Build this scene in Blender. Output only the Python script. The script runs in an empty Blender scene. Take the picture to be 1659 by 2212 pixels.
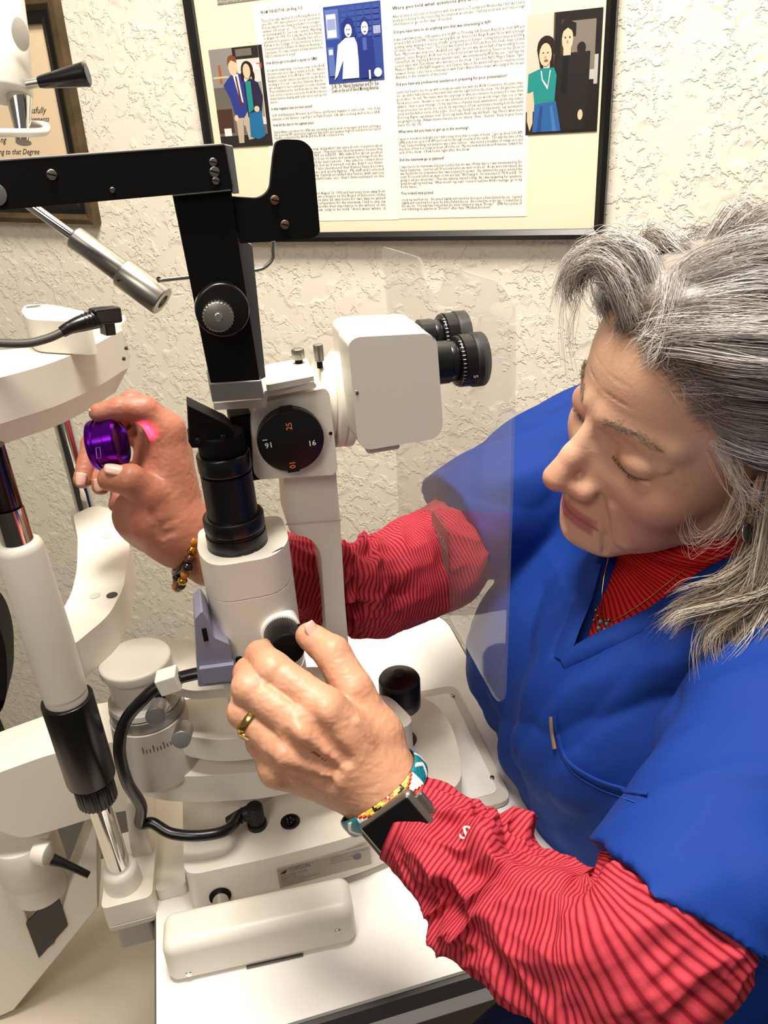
import bpy, bmesh, math, random
import numpy as np
from mathutils import Vector, Matrix
S = bpy.context.scene
COL = S.collection
random.seed(4); RNG = np.random.RandomState(4)

# ------------------------------------------------------------------ camera
IW, IH, FPX = 1659, 2212, 1700.0
PITCH = math.atan(FPX / math.hypot(232.5, 3357.0)); ROLL = math.atan2(232.5, 3357.0); HEAD = math.radians(13)
CAMP = np.array([0.0, 0.0, 1.36])
_h = np.array([math.sin(HEAD), math.cos(HEAD), 0.0]); _z = np.array([0, 0, 1.0])
FWD = _h * math.cos(PITCH) - _z * math.sin(PITCH)
_r0 = np.cross(FWD, _z); _r0 /= np.linalg.norm(_r0); _u0 = np.cross(_r0, FWD)
RGT = _r0 * math.cos(ROLL) - _u0 * math.sin(ROLL); UPV = _r0 * math.sin(ROLL) + _u0 * math.cos(ROLL)
cd = bpy.data.cameras.new('camera'); cam = bpy.data.objects.new('camera', cd); COL.objects.link(cam)
cd.sensor_fit = 'VERTICAL'; cd.sensor_height = 36.0; cd.lens = FPX / IH * 36.0; cd.clip_start = 0.02
_m = Matrix((( RGT[0], UPV[0], -FWD[0], CAMP[0]), (RGT[1], UPV[1], -FWD[1], CAMP[1]), (RGT[2], UPV[2], -FWD[2], CAMP[2]), (0, 0, 0, 1)))
cam.matrix_world = _m
S.camera = cam
def ray(x, y): return FWD + RGT * (x - 829.5) / FPX - UPV * (y - 1106.0) / FPX
def D(x, y, d): return CAMP + ray(x, y) * d                     # point of the place at a distance along the view
def PZ(x, y, z): v = ray(x, y); return CAMP + v * ((z - CAMP[2]) / v[2])
def PY(x, y, Y): v = ray(x, y); return CAMP + v * (Y / v[1])
def PX(x, y, X): v = ray(x, y); return CAMP + v * (X / v[0])
def V3(a): return Vector((float(a[0]), float(a[1]), float(a[2])))

# ------------------------------------------------------------------ world, lights, exposure
S.view_settings.view_transform = 'Standard'; S.view_settings.look = 'None'
S.view_settings.gamma = 1.0; S.view_settings.use_curve_mapping = False; S.view_settings.exposure = 0.85
w = bpy.data.worlds.new('world'); S.world = w; w.use_nodes = True
w.node_tree.nodes['Background'].inputs[0].default_value = (1.0, 0.93, 0.84, 1); w.node_tree.nodes['Background'].inputs[1].default_value = 0.09
def area(name, loc, target, size, sy, power, color):
    l = bpy.data.lights.new(name, 'AREA'); l.shape = 'RECTANGLE'; l.size = size; l.size_y = sy; l.energy = power; l.color = color
    o = bpy.data.objects.new(name, l); COL.objects.link(o); o.location = loc
    o.rotation_euler = (Vector(target) - Vector(loc)).to_track_quat('-Z', 'Y').to_euler(); return o
area('ceiling_light', (0.06, 0.40, 2.35), (0.2, 0.55, 1.0), 0.42, 0.42, 20, (1.0, 0.93, 0.83))
area('ceiling_light', (-0.75, -0.75, 2.35), (0.2, 0.5, 1.0), 0.6, 0.6, 6, (1.0, 0.92, 0.82))

# ------------------------------------------------------------------ materials
def lin(c):
    if isinstance(c, str):
        c = c.lstrip('#'); c = [int(c[i:i+2], 16) / 255 for i in (0, 2, 4)]
        c = [(x / 12.92 if x <= 0.04045 else ((x + 0.055) / 1.055) ** 2.4) for x in c]
    return (c[0], c[1], c[2], 1)
MATS = {}
def mat(name, color, rough=0.5, metal=0.0, bump=0.0, bscale=400.0, spec=0.5, coat=0.0, mottle=0.0, attr=None, emit=None, sss=0.0, fn=None):
    if name in MATS: return MATS[name]
    m = bpy.data.materials.new(name); m.use_nodes = True; nt = m.node_tree; b = nt.nodes['Principled BSDF']
    b.inputs['Base Color'].default_value = lin(color); b.inputs['Roughness'].default_value = rough; b.inputs['Metallic'].default_value = metal
    b.inputs['Specular IOR Level'].default_value = spec; b.inputs['Coat Weight'].default_value = coat; b.inputs['Coat Roughness'].default_value = 0.12
    if sss: b.inputs['Subsurface Weight'].default_value = sss; b.inputs['Subsurface Radius'].default_value = (0.006, 0.002, 0.001); b.inputs['Subsurface Scale'].default_value = 1.0
    if emit: b.inputs['Emission Color'].default_value = lin(color); b.inputs['Emission Strength'].default_value = emit
    tc = nt.nodes.new('ShaderNodeTexCoord')
    if attr:
        a = nt.nodes.new('ShaderNodeAttribute'); a.attribute_name = attr; nt.links.new(a.outputs['Color'], b.inputs['Base Color'])
    if mottle:
        n = nt.nodes.new('ShaderNodeTexNoise'); n.inputs['Scale'].default_value = 35; n.inputs['Detail'].default_value = 5
        r = nt.nodes.new('ShaderNodeMixRGB'); r.blend_type = 'MULTIPLY'; r.inputs[1].default_value = lin(color); r.inputs[0].default_value = 1
        cr = nt.nodes.new('ShaderNodeValToRGB'); cr.color_ramp.elements[0].color = (1 - mottle,) * 3 + (1,); cr.color_ramp.elements[1].color = (1, 1, 1, 1)
        cr.color_ramp.elements[0].position = .35; cr.color_ramp.elements[1].position = .65
        nt.links.new(tc.outputs['Object'], n.inputs['Vector']); nt.links.new(n.outputs['Fac'], cr.inputs[0]); nt.links.new(cr.outputs[0], r.inputs[2])
        if attr: nt.links.new(a.outputs['Color'], r.inputs[1])
        nt.links.new(r.outputs[0], b.inputs['Base Color'])
    if bump:
        n = nt.nodes.new('ShaderNodeTexNoise'); n.inputs['Scale'].default_value = bscale; n.inputs['Detail'].default_value = 3
        bp = nt.nodes.new('ShaderNodeBump'); bp.inputs['Strength'].default_value = bump; bp.inputs['Distance'].default_value = 0.0006
        nt.links.new(tc.outputs['Object'], n.inputs['Vector']); nt.links.new(n.outputs['Fac'], bp.inputs['Height']); nt.links.new(bp.outputs[0], b.inputs['Normal'])
    if fn: fn(nt, b, tc)
    MATS[name] = m; return m
CREAM = mat('cream_plastic', '#e6dfd2', 0.38, bump=0.05, bscale=900)
CREAM2 = mat('cream_paint_grey', '#cfc8bc', 0.42, bump=0.05, bscale=900)
WHITE = mat('white_laminate', '#f3f0ea', 0.35)
BLACK = mat('black_gloss_plastic', '#0b0b0b', 0.28)
BLACKM = mat('black_matte_metal', '#050505', 0.6, spec=0.2)
RUBBER = mat('black_rubber', '#141414', 0.55)
CHROME = mat('chrome', '#d8d6d2', 0.09, 1.0)
STEEL = mat('brushed_steel', '#a8a49c', 0.32, 1.0)
SILVER = mat('grey_anodised', '#9b9a98', 0.4, 0.75)
DARKGREY = mat('dark_grey', '#3c3a37', 0.5)
INK_W = mat('white_marking', '#f4f4f0', 0.6)
INK_O = mat('orange_marking', '#f08a4c', 0.6)
INK_G = mat('grey_printing', '#6d6a72', 0.7)
INK_B = mat('black_printing', '#2a2926', 0.7)

# ------------------------------------------------------------------ object helpers
def thing(name, label, cat, loc=(0, 0, 0), group=None):
    o = bpy.data.objects.new(name, None); o.empty_display_size = 0.02; COL.objects.link(o); o.location = V3(loc)
    o['label'] = label; o['category'] = cat
    if group: o['group'] = group
    return o
def tag(o, label, cat, group=None):
    o['label'] = label; o['category'] = cat
    if group: o['group'] = group
    return o
def root_loc(p):
    l = Vector((0, 0, 0))
    while p: l += p.location; p = p.parent
    return l
def link(name, me, m, parent=None, bevel=0, seg=3, label=None, smooth=True, wn=False):
    if parent is not None: me.transform(Matrix.Translation(-root_loc(parent)))
    if m is not None: me.materials.append(m)
    if smooth: me.polygons.foreach_set('use_smooth', [True] * len(me.polygons))
    o = bpy.data.objects.new(name, me); COL.objects.link(o); o.parent = parent
    if bevel:
        b = o.modifiers.new('bevel', 'BEVEL'); b.width = bevel; b.segments = seg; b.limit_method = 'ANGLE'; b.angle_limit = math.radians(35); b.harden_normals = True; b.use_clamp_overlap = True
    if label: o['label'] = label
    return o
def pydata(v, f):
    me = bpy.data.meshes.new('m'); me.from_pydata([tuple(map(float, p)) for p in v], [], f); me.update(); return me
def frame(ax, ref=None):
    z = np.asarray(ax, float); z = z / np.linalg.norm(z)
    ref = np.array([0, 0, 1.0]) if ref is None else np.asarray(ref, float)
    if abs(z @ ref) > 0.95 * np.linalg.norm(ref): ref = np.array([0, 1.0, 0])
    x = np.cross(ref, z); x /= np.linalg.norm(x); return x, np.cross(z, x), z
def sharp_by_angle(me, deg=40):
    bm = bmesh.new(); bm.from_mesh(me); a = math.radians(deg)
    bmesh.ops.recalc_face_normals(bm, faces=bm.faces)
    for e in bm.edges:
        if len(e.link_faces) == 2 and e.calc_face_angle(0) > a: e.smooth = False
    bm.to_mesh(me); bm.free(); return me
def lathe(name, prof, o, ax, m, parent=None, n=48, label=None, knurl=0, kn=40, deg=35, scale=(1, 1), ref=None):
    x, y, z = frame(ax, ref); o = np.asarray(o, float); v = []; f = []
    for t, r in prof:
        for i in range(n):
            a = 2 * math.pi * i / n; v.append(o + z * t + x * r * scale[0] * math.cos(a) + y * r * scale[1] * math.sin(a))
    for j in range(len(prof) - 1):
        for i in range(n):
            i2 = (i + 1) % n; f.append((j * n + i, j * n + i2, (j + 1) * n + i2, (j + 1) * n + i))
    f.append(tuple(range(n))[::-1]); f.append(tuple(range((len(prof) - 1) * n, len(prof) * n)))
    me = pydata(v, f); sharp_by_angle(me, deg); return link(name, me, m, parent, label=label)
def rounded(t0, t1, r, b=0.001, k=3):
    """profile of a cylinder with rounded rims"""
    p = []
    for i in range(k + 1): a = math.pi / 2 * i / k; p.append((t0 + b - b * math.cos(a), r - b + b * math.sin(a)))
    for i in range(k + 1): a = math.pi / 2 * i / k; p.append((t1 - b + b * math.sin(a), r - b + b * math.cos(a)))
    return p
def knurled(name, t0, t1, r, o, ax, m, parent=None, teeth=36, depth=0.0006, label=None):
    x, y, z = frame(ax); v = []; f = []; n = teeth * 4; o = np.asarray(o, float)
    P = rounded(t0, t1, r, min(0.001, r * .25), 2)
    for t, rr in P:
        for i in range(n):
            a = 2 * math.pi * i / n; q = rr - (depth if (i % 4) < 2 and rr > r * .93 else 0)
            v.append(o + z * t + x * q * math.cos(a) + y * q * math.sin(a))
    for j in range(len(P) - 1):
        for i in range(n):
            i2 = (i + 1) % n; f.append((j * n + i, j * n + i2, (j + 1) * n + i2, (j + 1) * n + i))
    f.append(tuple(range(n))[::-1]); f.append(tuple(range((len(P) - 1) * n, len(P) * n)))
    me = pydata(v, f); sharp_by_angle(me, 30); return link(name, me, m, parent, label=label)
def prism(name, pts, d, m, parent=None, bevel=0.001, seg=3, label=None, fillet=None):
    """closed planar outline (3D points) extruded by vector d"""
    pts = [np.asarray(p, float) for p in pts]; d = np.asarray(d, float); n = len(pts)
    v = pts + [p + d for p in pts]; f = [tuple(range(n))[::-1], tuple(range(n, 2 * n))]
    for i in range(n): j = (i + 1) % n; f.append((i, j, n + j, n + i))
    me = pydata(v, f); bm = bmesh.new(); bm.from_mesh(me); bmesh.ops.recalc_face_normals(bm, faces=bm.faces)
    if len(pts) > 4: bmesh.ops.triangulate(bm, faces=[q for q in bm.faces if len(q.verts) > 4]); 
    bm.to_mesh(me); bm.free()
    if not bevel: sharp_by_angle(me, 35)
    o = link(name, me, m, parent, bevel=bevel, seg=seg, label=label, smooth=bool(bevel)); return o
def fillet(pts, r, k=5):
    """round the corners of a polyline outline; r one radius or a list"""
    out = []; n = len(pts); P = [np.asarray(p, float) for p in pts]
    for i in range(n):
        a, b, c = P[i - 1], P[i], P[(i + 1) % n]; rr = r[i] if isinstance(r, (list, tuple)) else r
        if rr <= 0: out.append(b); continue
        u = a - b; w_ = c - b; lu, lw = np.linalg.norm(u), np.linalg.norm(w_); u /= lu; w_ /= lw
        q = min(rr, lu * .48, lw * .48); p0 = b + u * q; p1 = b + w_ * q
        for j in range(k + 1):
            t = j / k; out.append((1 - t) ** 2 * p0 + 2 * t * (1 - t) * b + t * t * p1)
    return out
def box(name, c, s, m, parent=None, bevel=0.001, seg=3, ax=None, label=None):
    c = np.asarray(c, float); X = np.eye(3) if ax is None else np.asarray(ax, float)
    v = [c + X[0] * s[0] / 2 * a + X[1] * s[1] / 2 * b + X[2] * s[2] / 2 * e for a in (-1, 1) for b in (-1, 1) for e in (-1, 1)]
    f = [(0, 1, 3, 2), (4, 6, 7, 5), (0, 4, 5, 1), (2, 3, 7, 6), (0, 2, 6, 4), (1, 5, 7, 3)]
    me = pydata(v, f); bm = bmesh.new(); bm.from_mesh(me); bmesh.ops.recalc_face_normals(bm, faces=bm.faces); bm.to_mesh(me); bm.free()
    if not bevel: sharp_by_angle(me, 35)
    return link(name, me, m, parent, bevel=bevel, seg=seg, label=label, smooth=bool(bevel))
def cspline(P, n):
    P = np.asarray(P, float); k = len(P); Q = np.vstack([2 * P[0] - P[1], P, 2 * P[-1] - P[-2]])
    out = []
    for s in np.linspace(0, k - 1, n):
        i = min(int(s), k - 2); t = s - i; a, b, c, d_ = Q[i], Q[i + 1], Q[i + 2], Q[i + 3]
        out.append(0.5 * ((2 * b) + (-a + c) * t + (2 * a - 5 * b + 4 * c - d_) * t * t + (-a + 3 * b - 3 * c + d_) * t ** 3))
    return np.array(out)
def frames_along(P, ref=None):
    T = np.gradient(P, axis=0); T /= np.linalg.norm(T, axis=1)[:, None] + 1e-12
    x, y, _ = frame(T[0], ref); X = [x]; 
    for i in range(1, len(P)):
        a = X[-1] - T[i] * (X[-1] @ T[i]); X.append(a / np.linalg.norm(a))
    X = np.array(X); return T, X, np.cross(T, X)
def tube_mesh(P, R, n=16, cap=True, ref=None):
    P = np.asarray(P, float); R = np.broadcast_to(np.asarray(R, float), (len(P),)); T, X, Y = frames_along(P, ref)
    a = np.linspace(0, 2 * math.pi, n, endpoint=False)
    v = (P[:, None] + R[:, None, None] * (X[:, None] * np.cos(a)[None, :, None] + Y[:, None] * np.sin(a)[None, :, None])).reshape(-1, 3)
    f = [(j * n + i, j * n + (i + 1) % n, (j + 1) * n + (i + 1) % n, (j + 1) * n + i) for j in range(len(P) - 1) for i in range(n)]
    if cap: f.append(tuple(range(n))[::-1]); f.append(tuple(range((len(P) - 1) * n, len(P) * n)))
    return v, f
def tube(name, pts, r, m, parent=None, n=16, samples=48, spline=True, label=None):
    P = cspline(pts, samples) if spline else np.asarray(pts, float)
    if not np.isscalar(r): r = np.interp(np.linspace(0, 1, len(P)), np.linspace(0, 1, len(r)), r)
    v, f = tube_mesh(P, r, n); return link(name, pydata(v, f), m, parent, label=label)
def merge(parts):
    v = []; f = []
    for a, b in parts:
        k = len(v); v += list(a); f += [tuple(i + k for i in q) for q in b]
    return v, f
def text(name, body, o, xd, yd, size, m, parent=None, ext=0.0, align='LEFT', width=None, bold=False, res=2):
    c = bpy.data.curves.new('t', 'FONT'); c.body = body; c.size = 1; c.align_x = align; c.resolution_u = res
    if bold: c.offset = 0.012
    t = bpy.data.objects.new('t', c); COL.objects.link(t); dg = bpy.context.evaluated_depsgraph_get()
    me = bpy.data.meshes.new_from_object(t.evaluated_get(dg)); bpy.data.objects.remove(t); bpy.data.curves.remove(c)
    xd = np.asarray(xd, float); yd = np.asarray(yd, float); zd = np.cross(xd, yd); sx = size
    n = len(me.vertices); co = np.zeros(n * 3); me.vertices.foreach_get('co', co); co = co.reshape(-1, 3)
    if width and n: sx = width / max(co[:, 0].max(), 1e-6)
    w_ = np.asarray(o) + np.outer(co[:, 0] * sx, xd) + np.outer(co[:, 1] * size, yd) + zd * ext
    me.vertices.foreach_set('co', w_.ravel()); me.update(); me.materials.clear()
    if name is None: return me
    return link(name, me, m, parent, smooth=False)
def join_meshes(ms):
    bm = bmesh.new()
    for q in ms: bm.from_mesh(q)
    me = bpy.data.meshes.new('j'); bm.to_mesh(me); bm.free(); return me
def screw(o, ax, r, parent, m=None, slot=True, h=0.0012, name='screw'):
    ax = np.asarray(ax, float); ax = ax / np.linalg.norm(ax)
    s = lathe(name, [(-0.001, r)] + rounded(0, h, r, r * .25), o, ax, m or STEEL, parent, n=24)
    if slot: x, y, z = frame(ax, (0.3, 0.2, 1)); box('screw_slot', np.asarray(o) + z * (h * 1.0), (r * 1.7, r * .28, h * .3), BLACKM, s, bevel=0, ax=(x, y, z))
    return s

# ------------------------------------------------------------------ signed-distance modelling
def smin(a, b, k):
    h = np.clip(0.5 + 0.5 * (b - a) / k, 0, 1); return b + (a - b) * h - k * h * (1 - h)
def smax(a, b, k): return -smin(-a, -b, k)
def s_sph(P, c, r): return np.linalg.norm(P - np.asarray(c), axis=1) - r
def s_ell(P, c, r, M=None):
    q = P - np.asarray(c)
    if M is not None: q = q @ np.asarray(M).T
    r = np.asarray(r, float); k0 = np.linalg.norm(q / r, axis=1); k1 = np.linalg.norm(q / (r * r), axis=1) + 1e-9
    return k0 * (k0 - 1) / k1
def s_cap(P, a, b, r0, r1):
    a = np.asarray(a, float); b = np.asarray(b, float); ab = b - a; t = np.clip(((P - a) @ ab) / (ab @ ab + 1e-12), 0, 1)
    return np.linalg.norm(P - a - t[:, None] * ab, axis=1) - (r0 + (r1 - r0) * t)
def s_chain(P, pts, rs, k):
    d = None
    for i in range(len(pts) - 1):
        e = s_cap(P, pts[i], pts[i + 1], rs[i], rs[i + 1]); d = e if d is None else smin(d, e, k)
    return d
def s_box(P, c, s, r, M=None):
    q = P - np.asarray(c)
    if M is not None: q = q @ np.asarray(M).T
    q = np.abs(q) - (np.asarray(s) - r); return np.linalg.norm(np.maximum(q, 0), axis=1) + np.minimum(q.max(axis=1), 0) - r
def surf(f, lo, hi, h, newton=2):
    lo = np.asarray(lo, float); hi = np.asarray(hi, float); B = 8
    n = (np.ceil((hi - lo) / h / B).astype(int)) * B + 1; nb = (n - 1) // B
    V = np.full(n, 1.0, np.float32)
    bi = np.stack(np.meshgrid(*[np.arange(k) for k in nb], indexing='ij'), -1).reshape(-1, 3)
    cen = lo + (bi * B + B / 2) * h; fc = np.concatenate([f(cen[i:i + 20000]) for i in range(0, len(cen), 20000)])
    half = B * h * 0.87 * 1.6 + h
    loc = np.stack(np.meshgrid(*[np.arange(B + 1)] * 3, indexing='ij'), -1).reshape(-1, 3)
    for b_, v in zip(bi[fc < -half], fc[fc < -half]):
        s = b_ * B; V[s[0]:s[0] + B + 1, s[1]:s[1] + B + 1, s[2]:s[2] + B + 1] = -1
    near = bi[np.abs(fc) <= half]
    for i in range(0, len(near), 200):
        idx = (near[i:i + 200, None] * B + loc[None]).reshape(-1, 3); V[idx[:, 0], idx[:, 1], idx[:, 2]] = f(lo + idx * h)
    I = V < 0; c = np.zeros(np.array(n) - 1, np.int8)
    for dx in (0, 1):
        for dy in (0, 1):
            for dz in (0, 1): c += I[dx:n[0] - 1 + dx, dy:n[1] - 1 + dy, dz:n[2] - 1 + dz]
    act = (c > 0) & (c < 8); ids = np.full(act.shape, -1, np.int64); cells = np.argwhere(act); ids[act] = np.arange(len(cells))
    acc = np.zeros((len(cells), 3)); cnt = np.zeros(len(cells)); O = [(a, b, e) for a in (0, 1) for b in (0, 1) for e in (0, 1)]
    for a in O:
        for d in range(3):
            if a[d]: continue
            b = list(a); b[d] = 1; A = cells + a; Bc = cells + b
            va = V[A[:, 0], A[:, 1], A[:, 2]]; vb = V[Bc[:, 0], Bc[:, 1], Bc[:, 2]]; m = (va < 0) != (vb < 0)
            t = va[m] / (va[m] - vb[m]); p = A[m].astype(float); p[:, d] += t; acc[m] += p; cnt[m] += 1
    P = lo + acc / cnt[:, None] * h
    F = []
    for d in range(3):
        e1, e2 = (d + 1) % 3, (d + 2) % 3
        sa = [slice(None)] * 3; sb = [slice(None)] * 3; sa[d] = slice(0, n[d] - 1); sb[d] = slice(1, n[d])
        A = I[tuple(sa)]; Bm = I[tuple(sb)]; E = np.argwhere(A != Bm); E = E[(E[:, e1] > 0) & (E[:, e2] > 0) & (E[:, e1] < n[e1] - 1) & (E[:, e2] < n[e2] - 1)]
        o1 = np.zeros(3, int); o1[e1] = 1; o2 = np.zeros(3, int); o2[e2] = 1
        g = lambda q: ids[q[:, 0], q[:, 1], q[:, 2]]
        q = np.stack([g(E - o1 - o2), g(E - o2), g(E), g(E - o1)], 1); fl = ~A[E[:, 0], E[:, 1], E[:, 2]]; q[fl] = q[fl][:, ::-1]
        F.append(q[(q >= 0).all(1)])
    F = np.concatenate(F)
    for _ in range(newton):
        e = h * .5; v = f(P); g = np.stack([f(P + np.eye(3)[i] * e) - v for i in range(3)], 1) / e
        P = P - np.clip(v, -h, h)[:, None] * g / (np.sum(g * g, 1)[:, None] + 1e-6) * .8
    return P, F
def arr_mesh(P, F):
    me = bpy.data.meshes.new('s'); me.vertices.add(len(P)); me.vertices.foreach_set('co', np.asarray(P, np.float32).ravel())
    F = np.asarray(F); k = F.shape[1]; me.loops.add(F.size); me.loops.foreach_set('vertex_index', F.ravel().astype(np.int32))
    me.polygons.add(len(F)); me.polygons.foreach_set('loop_start', np.arange(0, F.size, k, dtype=np.int32)); me.polygons.foreach_set('loop_total', np.full(len(F), k, np.int32))
    me.update(calc_edges=True); me.validate(); return me
def col_attr(me, name, C):
    a = me.color_attributes.new(name, 'FLOAT_COLOR', 'POINT'); C = np.concatenate([C, np.ones((len(C), 1))], 1); a.data.foreach_set('color', C.astype(np.float32).ravel())
_G = np.random.RandomState(11).rand(32, 32, 32)
def vnoise(P, s):
    q = P * s; i = np.floor(q).astype(int); t = q - i; t = t * t * (3 - 2 * t); r = 0
    for a in (0, 1):
        for b in (0, 1):
            for c in (0, 1):
                wgt = np.abs(1 - a - t[:, 0]) * np.abs(1 - b - t[:, 1]) * np.abs(1 - c - t[:, 2])
                r = r + wgt * _G[(i[:, 0] + a) % 32, (i[:, 1] + b) % 32, (i[:, 2] + c) % 32]
    return r * 2 - 1

# ------------------------------------------------------------------ the room: walls, floor
WN = np.array([math.sin(math.radians(36)), math.cos(math.radians(36)), 0]); WU = np.array([math.cos(math.radians(36)), -math.sin(math.radians(36)), 0])
WO = CAMP + WN * 0.95; UZ = np.array([0, 0, 1.0])
def WP(u, v, off=0.0): return WO + WU * u + UZ * v - WN * off
def wuv(x, y, off=0.0):
    v = ray(x, y); p = CAMP + v * (((WO - WN * off - CAMP) @ WN) / (v @ WN)); return (p - WO) @ WU, (p - WO)[2]
def knock(nt, b, tc):
    L = nt.links.new
    n1 = nt.nodes.new('ShaderNodeTexNoise'); n1.inputs['Scale'].default_value = 62; n1.inputs['Detail'].default_value = 4; n1.inputs['Roughness'].default_value = .62; n1.inputs['Distortion'].default_value = .25
    r1 = nt.nodes.new('ShaderNodeValToRGB'); r1.color_ramp.elements[0].position = .47; r1.color_ramp.elements[1].position = .52
    n2 = nt.nodes.new('ShaderNodeTexNoise'); n2.inputs['Scale'].default_value = 190; n2.inputs['Detail'].default_value = 4
    a = nt.nodes.new('ShaderNodeMath'); a.operation = 'MULTIPLY_ADD'; a.inputs[1].default_value = .22
    n3 = nt.nodes.new('ShaderNodeTexNoise'); n3.inputs['Scale'].default_value = 26; n3.inputs['Detail'].default_value = 2
    r3 = nt.nodes.new('ShaderNodeValToRGB'); r3.color_ramp.elements[0].position = .40; r3.color_ramp.elements[1].position = .5
    mm = nt.nodes.new('ShaderNodeMath'); mm.operation = 'MULTIPLY'
    bp = nt.nodes.new('ShaderNodeBump'); bp.inputs['Strength'].default_value = .62; bp.inputs['Distance'].default_value = .0014
    for q in (n1, n2, n3): L(tc.outputs['Object'], q.inputs['Vector'])
    L(n1.outputs['Fac'], r1.inputs[0]); L(n3.outputs['Fac'], r3.inputs[0]); L(r1.outputs[0], mm.inputs[0]); L(r3.outputs[0], mm.inputs[1])
    L(n2.outputs['Fac'], a.inputs[0]); L(mm.outputs[0], a.inputs[2]); L(a.outputs[0], bp.inputs['Height']); L(bp.outputs[0], b.inputs['Normal'])
WALLM = mat('knockdown_plaster', '#efe6d3', .6, fn=knock)
def struct(o): o['kind'] = 'structure'; return o
def slab(name, a, b, c, d, t, m):
    v = [np.asarray(p, float) for p in (a, b, c, d)]; return struct(prism(name, v, t, m, bevel=0))
slab('wall_back', WP(-2.3, -1.36), WP(1.6, -1.36), WP(1.6, 1.1), WP(-2.3, 1.1), WN * .1, WALLM)
_c = WP(-2.3, -1.36)
slab('wall_left', _c, _c - WN * 2.6, _c - WN * 2.6 + UZ * 2.46, _c + UZ * 2.46, -WU * .1, WALLM)
slab('floor', (-3.5, -2.5, 0), (3.5, -2.5, 0), (3.5, 3.2, 0), (-3.5, 3.2, 0), (0, 0, -.05), mat('grey_carpet', '#57524c', .9, bump=.5, bscale=300))

def frame_bars(name, u0, u1, v0, v1, wd, dp, m, parent, off=0.0, rot=0.0, ctr=None):
    ms = []
    cs, sn = math.cos(rot), math.sin(rot); cu, cv = ctr or ((u0 + u1) / 2, (v0 + v1) / 2)
    def Q(u, v, o): du, dv = u - cu, v - cv; return WP(cu + du * cs - dv * sn, cv + du * sn + dv * cs, o)
    outer = [(u0, v0), (u1, v0), (u1, v1), (u0, v1)]; inner = [(u0 + wd, v0 + wd), (u1 - wd, v0 + wd), (u1 - wd, v1 - wd), (u0 + wd, v1 - wd)]
    v = []; f = []
    for ring, o_ in ((outer, off), (outer, off + dp), ([( (a[0] + b[0]) / 2, (a[1] + b[1]) / 2) for a, b in zip(outer, inner)], off + dp * 1.12), (inner, off + dp * .85), (inner, off + .0)):
        v += [Q(a, b, o_) for a, b in ring]
    for j in range(4):
        for i in range(4): k = (i + 1) % 4; f.append((j * 4 + i, j * 4 + k, (j + 1) * 4 + k, (j + 1) * 4 + i))
    me = pydata(v, f); sharp_by_angle(me, 20); return link(name, me, m, parent), Q
def plate(name, Q, u0, u1, v0, v1, o0, o1, m, parent):
    v = [Q(a, b, o) for o in (o0, o1) for a, b in ((u0, v0), (u1, v0), (u1, v1), (u0, v1))]
    f = [(0, 3, 2, 1), (4, 5, 6, 7), (0, 1, 5, 4), (1, 2, 6, 5), (2, 3, 7, 6), (3, 0, 4, 7)]
    me = pydata(v, f); sharp_by_angle(me, 20); return link(name, me, m, parent, smooth=False)

# the large framed article
uL = wuv(464, 310)[0] - .006; uR = wuv(1322, 250)[0]; vB = wuv(1305, 512)[1]; vT = .34
af = thing('framed_article', 'large black-framed interview article with pasted snapshots hanging on the textured wall', 'picture frame', WP((uL + uR) / 2, vB))
FRB = mat('black_frame_lacquer', '#0a0908', .35)
_, Q = frame_bars('frame', uL, uR, vB, vT, .0105, .016, FRB, af)
MATB = mat('cream_mat_board', '#efe3c4', .8)
PAPER = mat('white_paper', '#f4efe4', .85)
plate('mat_board', Q, uL + .008, uR - .008, vB + .008, vT - .008, .002, .008, MATB, af)
def glass_fn(nt, b, tc):
    tr = nt.nodes.new('ShaderNodeBsdfTransparent'); gl = nt.nodes.new('ShaderNodeBsdfGlossy'); gl.inputs['Roughness'].default_value = .02
    fr = nt.nodes.new('ShaderNodeFresnel'); fr.inputs['IOR'].default_value = 1.13; mx = nt.nodes.new('ShaderNodeMixShader'); gm = nt.nodes.new('ShaderNodeNewGeometry'); iv = nt.nodes.new('ShaderNodeMath'); iv.operation = 'SUBTRACT'; iv.inputs[0].default_value = 1; mu = nt.nodes.new('ShaderNodeMath'); mu.operation = 'MULTIPLY'
    nt.links.new(gm.outputs['Backfacing'], iv.inputs[1]); nt.links.new(iv.outputs[0], mu.inputs[0]); nt.links.new(fr.outputs[0], mu.inputs[1]); nt.links.new(mu.outputs[0], mx.inputs[0]); nt.links.new(tr.outputs[0], mx.inputs[1]); nt.links.new(gl.outputs[0], mx.inputs[2])
    nt.links.new(mx.outputs[0], nt.nodes['Material Output'].inputs['Surface'])
GLASS = mat('picture_glass', '#ffffff', fn=glass_fn)
plate('glass', Q, uL + .008, uR - .008, vB + .008, vT - .008, .0115, .0120, GLASS, af)
PRT = mat('photo_print', '#ffffff', .4, attr='Col')

def uvr(pts):
    a = [wuv(*p, .009) for p in pts]; us = [q[0] for q in a]; vs = [q[1] for q in a]
    return (us[0] + us[3]) / 2, (us[1] + us[2]) / 2, (vs[2] + vs[3]) / 2, (vs[0] + vs[1]) / 2
pv = wuv(845, 240, .009); pmid = wuv(848, 240, .009)[0]
p1L = wuv(550, 60, .009)[0]; p2R = wuv(1141, 240, .009)[0]; pB = wuv(990, 470, .009)[1]; pT = vT - .02
pg1 = plate('article_page', Q, p1L, pmid, pB - .001, wuv(548, 10, .009)[1], .008, .0084, PAPER, af)
pg2 = plate('article_page', Q, pmid + .0008, p2R, pB, pT, .008, .0085, PAPER, af)
pg3 = plate('clipping_strip', Q, wuv(477, 4)[0], wuv(640, 0)[0], wuv(477, 12)[1], wuv(477, -60)[1], .008, .0086, mat('grey_newsprint', '#b5ada3', .9), af)
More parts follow.
